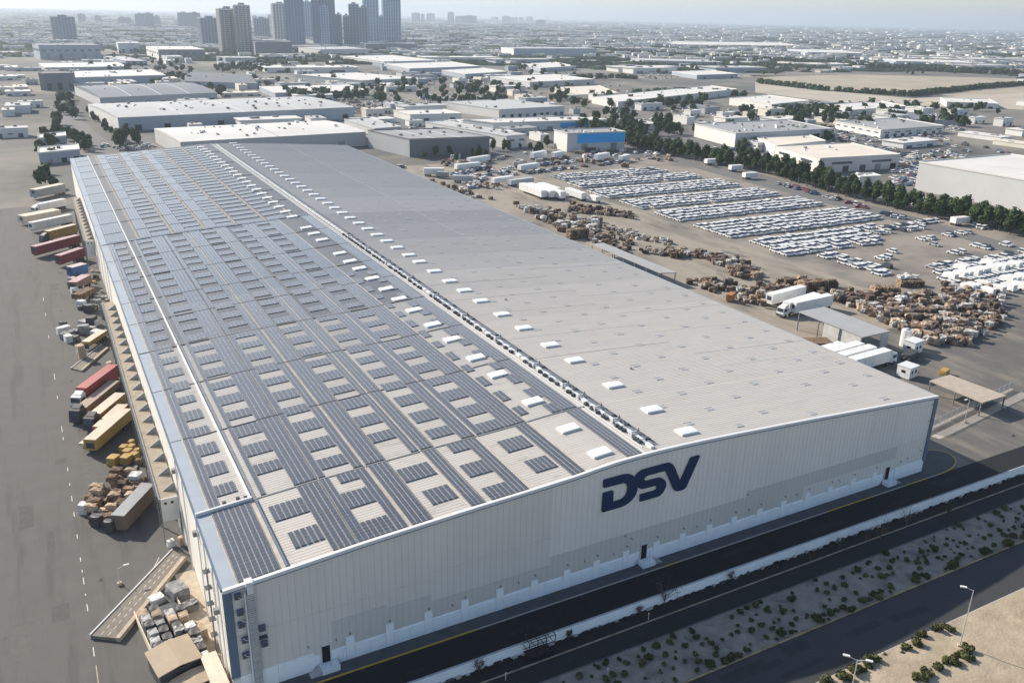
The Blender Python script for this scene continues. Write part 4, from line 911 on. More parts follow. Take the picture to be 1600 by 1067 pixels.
# white container block far up the yard and vehicles round it
for i, (a, b_, h, lab, mt) in enumerate((((196,258),(196,280),4.3,'leftmost white container of the block in the upper yard',P_white),((199.5,256),(199.5,279),4.3,'second white container of the block in the upper yard',P_white),((203,252),(203,276),4.3,'third white container, ending in a cab, in the upper yard',P_white),
        ((206.5,262),(206.5,279),4.0,'white container with red base in the upper yard block',P_white),((211.5,247),(211.5,262),4.0,'white box body on red chassis, right of the block',P_white),((215,240),(215,246),3.2,'small white box on a red chassis by the brown scrap',P_white),
        ((190,300),(203,303),3.6,'pale trailer parked behind the white container block',P_white),((196,293),(211,296),3.4,'second pale trailer behind the white container block',P_silver),((175,315),(184,311),3.6,'dark fronted white trailer near the roof edge',P_silver),
        ((168,338),(178,334),4.2,'big white box at the far corner of the roof edge',P_white),((172,330),(177,326),3.4,'grey box beside the far roof edge',P_grey),((190,345),(206,348),3.8,'long white bus shaped trailer by the shrubs',P_white),((222,330),(236,334),3.8,'white trailer in the upper car yard',P_white),
        ((250,365),(262,370),4.4,'white lorry box before the blue building',P_white),((263,362),(272,366),4.2,'second white lorry before the blue building',P_white),((283,345),(295,350),4.4,'white trailer beside the dark trees',P_white),((296,338),(305,342),3.8,'white van body near the tree row',P_white),((206,362),(222,368),4.0,'long white trailer below the grey shed',P_white))):
    tr(lab, b_, a, h=h, mat=mt, w=3.0, doors=False)
for px, py, c, lab in ((1165,252,P_grey,'grey box trailer by the upper tree row'),(1112,258,P_white,'white box trailer at the upper end of the lot'),(1205,262,P_maroon,'red brown trailer by the tree row'),(1150,268,P_white,'small white caravan below the trees'),(1330,302,P_white,'white cabin van beside the tree row'),(1225,275,P_dark,'dark roofed trailer by the tree row'),(1172,280,P_white,'white caravan below the red trailer'),(1500,352,P_white,'white hut at the right edge by the trees')):
    g_ = G(px, py); tr(lab, (g_.x+4, g_.y), (g_.x-4, g_.y+1), h=3.6, mat=c, w=3.2, doors=False)
g_ = G(1141, 470); tr('small orange loader working at the scrap edge', (g_.x+1.6,g_.y+1), (g_.x-1.6,g_.y-1), h=2.4, mat=P_orange, w=1.8, doors=False, wheels=False, z0=.4, name='loader')

# ------------------------------------------------------------------ car lots
cars = []; rr = random.Random(17)
def lot(x0, x1, y0, y1, fillp=.985, px=2.08, py=4.6, ang=math.pi/2, ks=(0,0,1,1,2,2,3,4)):
    ny = max(1, round((y1-y0)/py)); nx = max(1, int((x1-x0)/px))
    for j in range(ny):
        for i in range(nx):
            if rr.random() < fillp: cars.append((x0+(i+.5)*px+rr.uniform(-.2,.2), y0+(j+.5)*(y1-y0)/ny+rr.uniform(-.35,.35), ang+rr.uniform(-.08,.08)+(math.pi if rr.random() < .4 else 0), rr.choice(ks)))
ksw = (0,0,0,1,1,1,2,2,2,2,3,0,1)
lot(226,263,131,141,.97,ks=ksw); lot(229,284,139,155,.97,ks=ksw); lot(266,284,131,139,.85,ks=ksw); lot(286,300,141,155,.75,ks=ksw)
lot(226,316,161.4,184.8,ks=ksw); lot(226,315,193.8,212.6,ks=ksw); lot(226,313,220.2,238.8,ks=ksw); lot(226,311,247.6,266.2,ks=ksw); lot(228,309,275.0,289.2,ks=ksw); lot(231,300,295,311,.9)
lot(237,246.5,98,127,.9,ks=ksw); lot(248,252,104,108,.8)
lot(262,287,96,100,.85); lot(255,262,112,117,.6); lot(268,300,118,122,.3); lot(296,330,126,131,.6); lot(300,318,140,150,.75); lot(322,336,146,152,.9); lot(286,330,106,114,.18); lot(280,330,90,100,.35)
for P0, P1, n in (((324,160),(336,250),30),((215,322),(300,338),34),((190,322),(214,330),10),((232,345),(300,352),30),((340,130),(352,144),8),((206,336),(250,345),18),((176,296),(196,322),26),((180,330),(215,352),30),((150,350),(170,372),12)):
    for i in range(n):
        t = rr.random(); cars.append((P0[0]+(P1[0]-P0[0])*t+rr.uniform(-2,2), P0[1]+(P1[1]-P0[1])*t+rr.uniform(-2,2), rr.uniform(0,6.3), rr.choice((0,1,2,3,4,5,6,0,4))))
cars.sort(key=lambda c: (Vector((c[0],c[1],0))-CAMP).length)
cl = ['white saloon','white estate car','white hatchback','silver saloon','black estate car','blue saloon','dark red hatchback']
BLK = [(95,128,'in the nearest loose cars'),(128,156,'in the nearest block'),(156,190,'in the second block')]
def car_ph(x, y):
    for a, b_, t in BLK:
        if a <= y < b_:
            if x > 287: return 'parked loosely right of the packed blocks'
            if a == 95 and x < 249: return 'in the small double file standing apart'
            r_ = int((y-a)/((b_-a)/6)); e = ' at its left end' if x < 236 else ' at its right end' if x > 276 else ''
            return t+', '+('front','second','third','fourth','fifth','last')[min(5, r_)]+' rank'+e
    return 'parked in the upper lot'
for c in cars[:290]:
    o = O('car', car_me[c[3]], None, (c[0],c[1],0), c[2]); tag(o, cl[c[3]]+' '+car_ph(c[0], c[1]), 'car', 'cars stored in the large lot')
merge('parked_cars', [(car_me[c[3]], (c[0],c[1],0), c[2], 1) for c in cars[290:]], label='dense rows of white cars filling the far storage lot', cat='cars')
# rows of vans at the right edge
def vanmesh():
    q = MB(); q.box(-2.6,1.7,-1,1,.45,2.5,P_white); q.hexa([(1.705,-1,.45),(2.7,-.95,.45),(2.7,.95,.45),(1.705,1,.45),(1.705,-1,2.3),(2.0,-.85,2.2),(2.0,.85,2.2),(1.705,1,2.3)], P_white)
    q.hexa([(2.05,-.8,1.35),(2.56,-.8,1.35),(2.56,.8,1.35),(2.05,.8,1.35),(1.9,-.8,2.1),(2.12,-.8,2.1),(2.12,.8,2.1),(1.9,.8,2.1)], glass_m)
    for x in (-1.7,1.7):
        for s in (-1,1): q.box(x-.36,x+.36,s*.9-.12,s*.9+.12,0,.72,tyre_m)
    return q.mesh('van')
vm = vanmesh(); ORD = ['rearmost','second','third','fourth','nearest']
for i in range(5):
    x = 256.5-3.1*i
    while x < 312:
        if rr.random() < .9:
            if rr.random() < .3: o = O('van', vm, None, (x, 91.5-5.6*i+rr.uniform(-.3,.3), 0), math.pi/2+rr.uniform(-.05,.05)); tag(o, 'white van in the '+ORD[i]+' rank at the right edge'+(', at its left end' if x < 262-3.1*i else ''), 'van', 'white vans and cars in rows at the right edge')
            else: o = O('car', car_me[rr.choice((0,1,2))], None, (x, 91.5-5.6*i+rr.uniform(-.3,.3), 0), -math.pi/2+rr.uniform(-.05,.05)); tag(o, 'white car between vans in the '+ORD[i]+' rank at the right edge', 'car', 'white vans and cars in rows at the right edge')
        x += 2.5+rr.uniform(0,.25)

# ------------------------------------------------------------------ vegetation
leaf_m = M('leaves', (.018,.040,.014), .85, scale=.55, col2=(.060,.092,.030), rnd_val=.25, spec=.15)
leaf2_m = M('dry_shrub_leaves', (.045,.052,.020), .9, scale=1.2, col2=(.105,.105,.045), rnd_val=.3, spec=.1)
bark_m = M('bark', (.12,.09,.065), .95, var=.3, scale=3)
def crown(seed, rx, rz2, n, leaf, mat, lobes=6, zc=None, core=True):
    r_ = random.Random(seed); q = MB(); zc = zc if zc is not None else rz2; L_ = []
    for i in range(lobes):
        a = r_.uniform(0, 6.28); d = r_.uniform(.1,.5)*rx; L_.append((d*math.cos(a), d*math.sin(a), zc+r_.uniform(-.45,.5)*rz2, r_.uniform(.45,.72)))
    k = 0
    while k < n:
        c = r_.choice(L_); v = Vector((r_.gauss(0,1), r_.gauss(0,1), r_.gauss(0,1))).normalized(); rad = r_.uniform(.72,1.06)
        p = Vector((c[0]+v.x*c[3]*rx*rad, c[1]+v.y*c[3]*rx*rad, c[2]+v.z*c[3]*rz2*rad))
        if p.z < .05: p.z = .05
        nn = (v+Vector((r_.uniform(-.7,.7), r_.uniform(-.7,.7), r_.uniform(-.4,.9)))).normalized(); u = nn.orthogonal().normalized(); w2 = nn.cross(u)
        t = r_.uniform(0, 6.28); u, w2 = u*math.cos(t)+w2*math.sin(t), w2*math.cos(t)-u*math.sin(t); s = leaf*r_.uniform(.6,1.5)
        q.face([p-u*s-w2*s*.6, p+u*s-w2*s*.5, p+u*s*.7+w2*s*.7, p-u*s*.6+w2*s*.8], mat); k += 1
    if core:
        for c in L_:
            m_ = 5
            for i in range(m_):
                for j in range(3):
                    def pt(ii, jj):
                        th = 2*math.pi*ii/m_; ph = math.pi*jj/3; s = c[3]*.74
                        return (c[0]+rx*s*math.sin(ph)*math.cos(th), c[1]+rx*s*math.sin(ph)*math.sin(th), max(0, c[2]+rz2*s*math.cos(ph)))
                    q.face([pt(i,j), pt(i,j+1), pt(i+1,j+1), pt(i+1,j)], mat)
    return q.mesh('crown')
trunkme = MB(); trunkme.tube((0,0,0),(0,0,4.2),.28,bark_m,7,.16)
for a in range(4): trunkme.tube((0,0,2.2+a*.4),(1.3*math.cos(a*1.7),1.3*math.sin(a*1.7),4.4+a*.3),.12,bark_m,5,.05)
trunk_me = trunkme.mesh('trunk')
crowns = [crown(40+k, (3.4,3.0,3.7,2.7,3.2)[k], (3.4,4.0,3.0,4.4,3.6)[k], 620, .42, leaf_m, 7, zc=(5.2,5.6,4.8,6.0,5.2)[k]) for k in range(5)]
tlabs = ['broad dark green tree in the belt beside the car lot','tall rounded green tree in the belt beside the car lot','low spreading green tree in the belt beside the car lot','narrow upright tree in the belt beside the car lot','full dark tree in the belt beside the car lot']
def tree(x, y, k, s, label, group=None):
    t = E('tree', (x, y, 0), label, 'tree', group, rr.uniform(0, 6.28)); t.scale = (s, s, s*rr.uniform(.9,1.1)); O('trunk', trunk_me, t); O('crown', crowns[k], t)
    return t
rr = random.Random(77)
BL = [(965,224),(1000,236),(1060,247),(1120,258),(1190,271),(1245,288),(1315,308),(1380,323),(1460,342),(1514,352),(1640,382)]
BW = [G(*p) for p in BL]; bpts = []
for a, c in zip(BW, BW[1:]):
    n = max(1, int((c-a).length/5.6))
    for i in range(n):
        for row in range(3):
            if row == 2 and rr.random() < .35: continue
            p = a+(c-a)*((i+rr.uniform(-.2,.2)+.3*row)/n); bpts.append((p.x+2+row*6.2+rr.uniform(-1,1), p.y+rr.uniform(-1,1)))
far_tree_items = []; fc = crown(90, 3.6, 3.4, 90, .95, leaf_m, 5, zc=4.2)
for i, (x, y) in enumerate(bpts):
    k = rr.randrange(5)
    if i < 1e9: tree(x, y, k, rr.uniform(.82,1.2), tlabs[k].split(' in the')[0]+(' in the belt, ')+('by the hut at the right edge' if y < 165 else 'facing the nearest car block' if y < 190 else 'opposite the small white box' if y < 225 else 'before the cream roofed hall' if y < 262 else 'before the white office' if y < 310 else 'at its far end'), 'trees of the belt beside the car lot')
ntree = len(bpts)
def tclump(px0, px1, py0, py1, n, s0, s1, label, group, slope=0):
    global ntree
    for _ in range(n):
        px = rr.uniform(px0, px1); py = rr.uniform(py0, py1)+slope*(px-px0); g_ = G(px, py)
        if ntree < 292:
            k = rr.randrange(5); sz = rr.uniform(s0, s1); fr = (px-px0)/(px1-px0); fy = (py-py0-slope*(px-px0))/(py1-py0)
            tree(g_.x, g_.y, k, sz, ('broad','tall rounded','low spreading','narrow','full')[k]+' '+label.replace('dark ','').replace('round ','').replace('low ','').replace('small ','')+(', near' if fy > .5 else ', rear')+(' left part' if fr < .4 else ' right part' if fr > .6 else ' middle'), group); ntree += 1
        else: far_tree_items.append((fc, (g_.x, g_.y, 0), rr.uniform(0, 6), rr.uniform(s0, s1)))
tclump(80, 142, 200, 212, 15, .8, 1.2, 'dark tree left of the straight road beyond the warehouse', 'trees left of the straight road', .52)
tclump(180, 216, 217, 233, 5, 1.1, 1.6, 'round tree in the clump right of the straight road', 'tree clump right of the straight road')
tclump(138, 182, 176, 184, 12, .45, .75, 'small tree lining the right side of the straight road', 'small trees along the straight road', .85)
tclump(648, 760, 240, 252, 12, .5, .8, 'low tree at the foot of the dark grey shed', 'low trees at the foot of the dark grey shed')
tclump(765, 862, 228, 241, 16, .45, .8, 'tree between the white block and the blue fronted building', 'trees before the blue fronted building')
tclump(955, 1030, 183, 212, 32, .8, 1.2, 'tree in the thicket left of the grey office hall', 'thicket left of the grey office hall', .25)
tclump(1030, 1085, 190, 215, 14, .8, 1.2, 'tree in the thicket left of the grey office hall', 'thicket left of the grey office hall')
tclump(1225, 1300, 178, 200, 16, .9, 1.3, 'tree between the two wide halls at upper right', 'trees between the halls at upper right')
tclump(1150, 1180, 225, 252, 8, .7, 1.0, 'tree in front of the white walled office', 'trees before the white walled office')
for a in ((400,560,80,112,70),(90,118,150,190,16),(60,90,190,300,10),(900,1000,180,215,30),(1290,1514,165,200,40),(1100,1290,205,225,16),(560,900,130,165,60),(90,560,85,150,60),(1000,1500,100,118,60),(970,1100,158,176,34),(1150,1320,172,192,40),(685,770,160,170,18),(445,560,148,158,44),(345,440,104,114,40),(710,790,130,150,22),(540,700,138,160,26),(860,960,150,170,18),(1440,1514,190,200,14),(1250,1300,210,225,10),(800,900,100,122,26),(900,1160,96,108,40),(1480,1560,170,182,12),(160,280,80,112,40),(240,300,108,130,24),(600,680,60,76,30),(270,350,140,156,18)):
    for _ in range(a[4]):
        g_ = G(rr.uniform(a[0],a[1]), rr.uniform(a[2],a[3])); far_tree_items.append((fc, (g_.x, g_.y, 0), rr.uniform(0,6), rr.uniform(.8,1.4)))
def hedge(label, P, h, wd, sp, two=2):
    items = []
    for a, c in zip(P, P[1:]):
        a = G(*a); c = G(*c); n = max(1, int((c-a).length/sp))
        for i in range(n):
            for k in range(two):
                p = a+(c-a)*((i+rr.random())/n); items.append((fc, (p.x+rr.uniform(-wd,wd), p.y+rr.uniform(-wd,wd), -h*.3), rr.uniform(0,6), h/7*rr.uniform(.8,1.25)))
    merge('hedge', items, kind='stuff', label=label, cat='hedge')
hedge('long dark hedge line crossing the dry field at upper right', [(1182,130),(1285,142),(1425,151),(1520,140),(1620,132)], 8, 3, 6)
hedge('belt of dark trees above the dry field', [(930,79),(1040,88),(1160,94),(1260,99),(1340,106),(1460,112),(1600,118)], 11, 14, 8, 3)
hedge('belt of trees behind the long white roofs', [(990,150),(1050,146),(1160,150)], 8, 5, 6)
hedge('row of trees beside the long dusty shed', [(1000,124),(960,122),(900,124)], 8, 6, 6)
# shrubs of the shaded strip and of the sunlit sand
sh = [crown(200+k, .62, .42, 170, .10, leaf2_m if k < 3 else leaf_m, 4, zc=.36) for k in range(5)]
rr = random.Random(50); n = 0
sl_ab = ['olive shrub on the shaded strip', 'low olive shrub on the shaded strip', 'rounded olive shrub on the shaded strip', 'dark green shrub on the shaded strip', 'dense green shrub on the shaded strip']
pts = []
tries = 0
while n < 250 and tries < 20000:
    tries += 1
    x = rr.uniform(15, 140); y = rr.uniform(-23.5, -15.9)
    if rr.random() < .22: y = rr.uniform(-23.8,-22.6)
    if not inview((x,y,0), 30): continue
    s = rr.choice((.45,.55,.7,.85,1.1))*rr.uniform(.8,1.2)*(1.25 if y < -22.5 else 1)
    if any((x-a)**2+(y-b_)**2 < ((s+t)*.62)**2 for a, b_, t in pts) and y > -22.5: continue
    pts.append((x, y, s)); k = rr.randrange(5)
    o = O('shrub', sh[k], None, (x, y, .2*max(0, math.sin((y+24)/8.6*math.pi))), rr.uniform(0,6)); o.scale = (s*1.1, s, s*rr.uniform(.8,1.1)); tag(o, ('large ' if s > 1.15 else 'tiny ' if s < .65 else '')+sl_ab[k]+(' against the lower kerb' if y < -22.4 else ' near the upper kerb' if y > -17.5 else '')+(', left of centre' if x < 60 else ', toward the right edge' if x > 90 else ''), 'shrub', 'shrubs in the shaded planted strip'); n += 1
sp_ = [(620,1010),(590,1035),(690,985),(730,1000),(755,935),(775,950),(820,940),(860,915),(880,925),(855,880),(900,875),(1095,810),(1165,785),(1195,730),(1285,690),(1345,675),(1370,685),(1480,800),(1490,830),(1435,855),(1410,900),(1355,895),(1290,930),(1205,950),(1165,995),(1190,985),(1215,1000),(1250,970),(1485,870),(1077,830),(965,840),(1380,690),(1260,945)]
lamp_p = G(1499, 1010)
for i, (a, c) in enumerate(sp_):
    g_ = G(1140+a/4, 810+c/4+3); s = rr.uniform(1.0,1.6) if c > 600 and i not in (29,30,32) else .5
    o = O('shrub', sh[rr.randrange(3)], None, (g_.x, g_.y, .1), rr.uniform(0,6)); o.scale = (s*1.15, s, s*1.1); tag(o, ['small','middling','large'][min(2, int(s*1.9))]+' sunlit shrub on the sand '+('touching the road kerb' if g_.y > -34.5 else 'by the street lamp' if (g_-lamp_p).length < 9 else 'in the bottom corner' if g_.x > 80 else 'by the double lamp'), 'shrub', 'sunlit shrubs on the sand')
# bare shrubs by the boundary wall
def bare(x, y, h, label):
    r = E('bare_tree', (x, y, 0), label, 'tree', None, rr.uniform(0,6)); q = MB(); tw = MB(); q.tube((0,0,0),(0,0,h*.45),.07,bark_m,5)
    for i in range(16):
        a = rr.uniform(0,6.28); z0 = rr.uniform(.1,.45)*h; rd = rr.uniform(.3,.55)*h*.7; p = Vector((rd*math.cos(a), rd*math.sin(a), rr.uniform(.5,1.0)*h)); q.tube((0,0,z0), p, .035, bark_m, 4, .015)
        for j in range(9):
            e = p+Vector((rr.gauss(0,.22), rr.gauss(0,.22), rr.gauss(0,.2)))*h*.4; s = .09
            tw.face([e, e+Vector((s,rr.uniform(-s,s),s)), e+Vector((0,s,s*1.5)), e+Vector((-s,0,s))], tm)
    q.build('trunk', r); tw.build('crown', r)
tm = M('dry_twigs', (.10,.08,.065), .95, var=.4, scale=2)
for px, py, h, lab in ((1035,938,4.4,'big bare bushy tree at the middle of the boundary wall'),(1113,880,1.6,'small bare shrub right of the big bare tree'),(1310,852,1.8,'bare shrub left of the thin tree by the wall'),(1375,840,3.8,'dense bare tree by the right part of the wall'),(1415,818,4.0,'thin bare tree at the right end of the wall'),(1352,842,1.8,'bare shrub between two bare trees at the wall'),(1266,872,1.4,'low bare shrub below the wall at right'),(745,1040,2.0,'bare shrub right of the steel cage'),(1480,800,1.8,'bare shrub at the right edge by the wall'),(995,950,1.2,'low bare shrub left of the big bare tree'),(886,990,1.2,'small bare shrub against the wall left of centre'),(1210,890,1.2,'tiny bare shrub below the wall')):
    g_ = G(px, py+4); bare(g_.x, min(g_.y, -9.95), h, lab)
# posts in the verge
for px, py in ((790,1062),(949,1055),(1013,968),(822,1002)): 
    g_ = G(px, py); q = MB(); q.tube((0,0,0),(0,0,1.1),.05,trim_m,6); q.box(-.08,.08,-.08,.08,1.1,1.2,trim_m); tag(q.build('marker_post', loc=g_), 'thin white marker post beside the dark verge', 'post', 'marker posts in the verge')
g_ = G(1398, 1052)

# ------------------------------------------------------------------ neighbouring halls and offices
foot = [[(-25,-60),(400,-60),(400,30),(240,60),(352,120),(352,290),(345,345),(210,380),(-25,372)]]
wmat = {n: M('wall_'+n, c, .75, var=.05, scale=.08) for n, c in dict(white=(.66,.65,.62), grey=(.40,.41,.42), dark=(.17,.18,.20), blue=(.015,.36,.80), charcoal=(.17,.175,.185), bluegrey=(.33,.37,.42), cream=(.62,.58,.50), lgrey=(.52,.52,.51)).items()}
rmat = {n: M('hall_roof_'+n, c, .65, var=.06, scale=.05) for n, c in dict(white=(.66,.635,.59), grey=(.33,.33,.325), dark=(.15,.155,.165), cream=(.70,.62,.52), lgrey=(.48,.475,.46), slate=(.21,.22,.235)).items()}
for q_ in rmat.values(): overlay(q_, (.30,.29,.28), .035, .60, .78, stretch=(1,2.2,1), amt=.45)
unit_m = M('roof_unit_grey', (.26,.25,.24), .7, var=.3, scale=.3)
def hall(label, A, B, D, h, wall='white', roof='white', rise=0., units=12, doors=4, windows=0, strip_col=None, cat='warehouse', name='hall', bays=0, seed=1, overhang=True, lwall=None, px=True):
    if px: A, B, D = G(*A, h), G(*B, h), G(*D, h)
    A, B, D = Vector(A[:2]), Vector(B[:2]), Vector(D[:2]); u = B-A; v = D-A; Lu, Lv = u.length, v.length; un, vn = u.normalized(), v.normalized()
    foot.append([tuple(A-un*6-vn*6), tuple(B+un*6-vn*6), tuple(B+v+un*6+vn*6), tuple(D-un*6+vn*6)])
    r = E(name, (A.x, A.y, 0), label, cat); P = lambda a, c, z: (*(un*a+vn*c), z); wm, rm = wmat[wall], rmat[roof]; r_ = random.Random(seed+int(A.x))
    q = MB(); q.hexa([P(0,0,0),P(Lu,0,0),P(Lu,Lv,0),P(0,Lv,0),P(0,0,h-.1),P(Lu,0,h-.1),P(Lu,Lv,h-.1),P(0,Lv,h-.1)], wm, skip=(0,)); q.build('wall', r)
    q = MB(); n = 8 if rise else 1; o_ = .25
    def zr(c): return h+rise*math.sin(math.pi*max(0, min(1, c/Lv)))
    for i in range(n):
        c0_, c1_ = -o_+(Lv+2*o_)*i/n, -o_+(Lv+2*o_)*(i+1)/n
        q.hexa([P(-o_,c0_,h-.25),P(Lu+o_,c0_,h-.25),P(Lu+o_,c1_,h-.25),P(-o_,c1_,h-.25),P(-o_,c0_,zr(c0_)),P(Lu+o_,c0_,zr(c0_)),P(Lu+o_,c1_,zr(c1_)),P(-o_,c1_,zr(c1_))], rm)
    q.build('roof', r)
    if not rise:
        q = MB(); t = .35
        for a0_, a1_, c0_, c1_ in ((-.3,Lu+.3,-.3,-.3+t),(-.3,Lu+.3,Lv+.3-t,Lv+.3),(-.3,-.3+t,.06,Lv-.06),(Lu+.3-t,Lu+.3,.06,Lv-.06)):
            q.hexa([P(a0_,c0_,h+.01),P(a1_,c0_,h+.01),P(a1_,c1_,h+.01),P(a0_,c1_,h+.01),P(a0_,c0_,h+.55),P(a1_,c0_,h+.55),P(a1_,c1_,h+.55),P(a0_,c1_,h+.55)], wm if roof != 'white' else rm)
        q.build('parapet', r)
    for i in range(units):
        a, c = r_.uniform(.06,.92)*Lu, r_.uniform(.1,.88)*Lv; s = r_.uniform(.8,2.2); z = zr(c)-.1
        q = MB(); q.hexa([P(a,c,z),P(a+s,c,z),P(a+s,c+s,z),P(a,c+s,z),P(a,c,z+s*.7),P(a+s,c,z+s*.7),P(a+s,c+s,z+s*.7),P(a,c+s,z+s*.7)], r_.choice([unit_m, unit_m, trim_m])); q.build('roof_unit', r)
    for k in range(bays):
        a = Lu*(k+1)/(bays+1); q = MB()
        for i in range(n):
            c0_, c1_ = Lv*i/n, Lv*(i+1)/n; q.hexa([P(a-.25,c0_,zr(c0_)-.1),P(a+.25,c0_,zr(c0_)-.1),P(a+.25,c1_,zr(c1_)-.1),P(a-.25,c1_,zr(c1_)-.1),P(a-.25,c0_,zr(c0_)+.22),P(a+.25,c0_,zr(c0_)+.22),P(a+.25,c1_,zr(c1_)+.22),P(a-.25,c1_,zr(c1_)+.22)], trim_m if roof != 'white' else rmat['grey'])
        q.build('roof_seam', r)
    for k in range(doors):
        a = Lu*(k+.5)/doors+r_.uniform(-1,1); dw = min(4.5, Lu/doors*.4); q = MB(); q.hexa([P(a,-.12,0),P(a+dw,-.12,0),P(a+dw,-.02,0),P(a,-.02,0),P(a,-.12,h*.42),P(a+dw,-.12,h*.42),P(a+dw,-.02,h*.42),P(a,-.02,h*.42)], r_.choice([black_m, P_dark, unit_m])); q.build('door', r)
    for k in range(windows):
        a = Lu*(k+.3)/windows; dw = Lu/windows*.5; q = MB(); q.hexa([P(a,-.15,h*.55),P(a+dw,-.15,h*.55),P(a+dw,-.02,h*.55),P(a,-.02,h*.55),P(a,-.15,h*.72),P(a+dw,-.15,h*.72),P(a+dw,-.02,h*.72),P(a,-.02,h*.72)], glass_m); q.build('window', r)
        a = Lv*(k+.3)/windows; dw = Lv/windows*.5; q = MB(); q.hexa([P(-.15,a,h*.55),P(-.02,a,h*.55),P(-.02,a+dw,h*.55),P(-.15,a+dw,h*.55),P(-.15,a,h*.72),P(-.02,a,h*.72),P(-.02,a+dw,h*.72),P(-.15,a+dw,h*.72)], glass_m); q.build('window', r)
    if lwall:
        q = MB(); q.hexa([P(-.1,.1,.05),P(-.02,.1,.05),P(-.02,Lv-.1,.05),P(-.1,Lv-.1,.05),P(-.1,.1,h-.3),P(-.02,.1,h-.3),P(-.02,Lv-.1,h-.3),P(-.1,Lv-.1,h-.3)], wmat[lwall]); q.build('cladding', r)  # left face gets its own paler colour, standing in for sunlight on it
    if strip_col:
        c_, a0_, a1_, z0_, z1_ = strip_col; q = MB(); q.hexa([P(Lu*a0_,-.2,h*z0_),P(Lu*a1_,-.2,h*z0_),P(Lu*a1_,-.02,h*z0_),P(Lu*a0_,-.02,h*z0_),P(Lu*a0_,-.2,h*z1_),P(Lu*a1_,-.2,h*z1_),P(Lu*a1_,-.02,h*z1_),P(Lu*a0_,-.02,h*z1_)], wmat[c_]); q.build('colour_band', r)
    return r
H = hall
H('white roofed hall with bowed gable right behind the main warehouse', (282,222),(571,206),(241,201), 9, 'grey','white', 1.2, 26, 3, bays=1, lwall='lgrey')
H('long pale hall with brown oval mark, second behind the main warehouse', (184,184),(553,167.5),(137,163), 9.5, 'bluegrey','lgrey', 1.4, 46, 9, bays=3, lwall='white')
H('slate grey bow roofed hall third from the main warehouse at left', (156,153),(339,145),(116,135), 8, 'grey','slate', 3.0, 8, 7, bays=3, lwall='lgrey')
H('white roofed hall beyond the slate grey one on the left', (114,122),(259,118),(100,112), 8, 'bluegrey','white', 0, 7, 4)
H('narrow white roofed hall at the left edge of town', (70,106.5),(200,104.5),(60,99), 5, 'grey','white', 0, 5, 3)
H('dark square block at the far left beside the slate roof', (60,116),(114,115),(64,112), 16, 'dark','dark', 0, 2, 3, name='block', cat='building')
H('grey blue office slab at the foot of the left tower', (60,71),(156,71),(50,68.5), 22, 'bluegrey','grey', 0, 4, 5, 8, name='office', cat='office')
H('small pale box building right of the tree lined far road', (184,68),(218,68),(181,66), 18, 'lgrey','white', 0, 2, 3, name='block', cat='building')
H('L shaped hall with dark front and white side in the left distance', (247,78),(320,78),(228,72.5), 17, 'dark','white', 0, 6, 5, 6, lwall='white')
H('small cream box in front of the dark fronted hall', (261,89),(286,89),(252,87), 9, 'lgrey','white', 0, 2, 2)
H('dark grey low shed left of the town centre trees', (289,127),(402,131),(289,113), 6, 'bluegrey','dark', 1.5, 3, 3)
H('small pale workshop between the left roads', (196,96),(230,96),(160,88), 6, 'bluegrey','lgrey', 0, 4, 3)
H('dark grey hall directly behind the warehouse roof end', (640,218.5),(765,214.5),(575,204.5), 10.5, 'charcoal','grey', 0, 8, 0, bays=2, lwall='grey')
H('low cream hall left of the dark grey hall', (585,202),(627,199),(538,187), 5, 'lgrey','lgrey', 0, 6, 2)
H('white ended long shed between dark grey hall and blue building', (792,213.5),(822,211),(665,191), 7.8, 'white','lgrey', 0, 10, 0, 2, lwall='white')
H('long hall with pale blue stripe behind the blue fronted building', (771,193),(956,187.5),(725,187), 6, 'white','white', 0, 10, 8, strip_col=('blue',.55,.98,.3,.8))
H('building with bright blue front band and grey roof', (887,209.5),(977,206.5),(866,203.5), 11.5, 'lgrey','grey', 0, 10, 2, strip_col=('blue',.17,.99,.46,.97), lwall='white', cat='building')
H('large white hall with grey roof box, centre of the industrial area', (780,172),(882,167),(690,159.5), 7.2, 'lgrey','lgrey', 0, 6, 9, lwall='white')
H('low white hall in front of the centre trees', (641,180),(721,178),(615,173), 5, 'white','white', 0, 5, 2)
H('flat white warehouse left of the dry field', (828,129),(929,124.5),(766,120), 6, 'lgrey','white', 0, 2, 4)
H('long white warehouse with stepped front right of the thicket', (966,160),(1152,140),(925,152), 6.2, 'lgrey','white', 0, 5, 8, lwall='white')
H('triangular looking white roof at the edge of the dry field', (885,150),(965,146),(862,137), 4, 'cream','cream', 0, 2, 2)
H('white shed standing alone on the dry field', (1089,118),(1153,116),(1050,112), 5.5, 'bluegrey','white', 0, 1, 3)
H('broad white hall with light walls right of the long white warehouse', (1206,164),(1265,158),(1140,154), 6.5, 'lgrey','white', 0, 4, 4, lwall='white')
H('low white hall with blue grey front below the field at right', (1327,173),(1416,166.5),(1290,164), 5, 'lgrey','white', 0, 5, 4)
H('grey roofed hall with white walls at right before the tarmac square', (1377,204),(1475,197),(1306,190.5), 5.6, 'white','grey', 0, 8, 8, 6, lwall='white')
H('wide grey roofed office hall with white side walls', (1150,209.5),(1302,202),(1086,194), 9.3, 'lgrey','grey', 0, 22, 3, 0, lwall='white')
H('white two storey office in front of the grey roofed hall', (1184,224.5),(1212,222),(1150,217), 5.5, 'white','lgrey', 0, 5, 2, 5, name='office', cat='office')
H('cream roofed hall part beside the white office', (1211,229),(1290,221),(1182,216), 6.5, 'white','cream', 0, 2, 2)
H('big cream roofed hall with white gable behind the tree belt', (1282,248.5),(1406,242),(1212,229), 8.2, 'lgrey','cream', 0, 4, 5, 2, lwall='white')
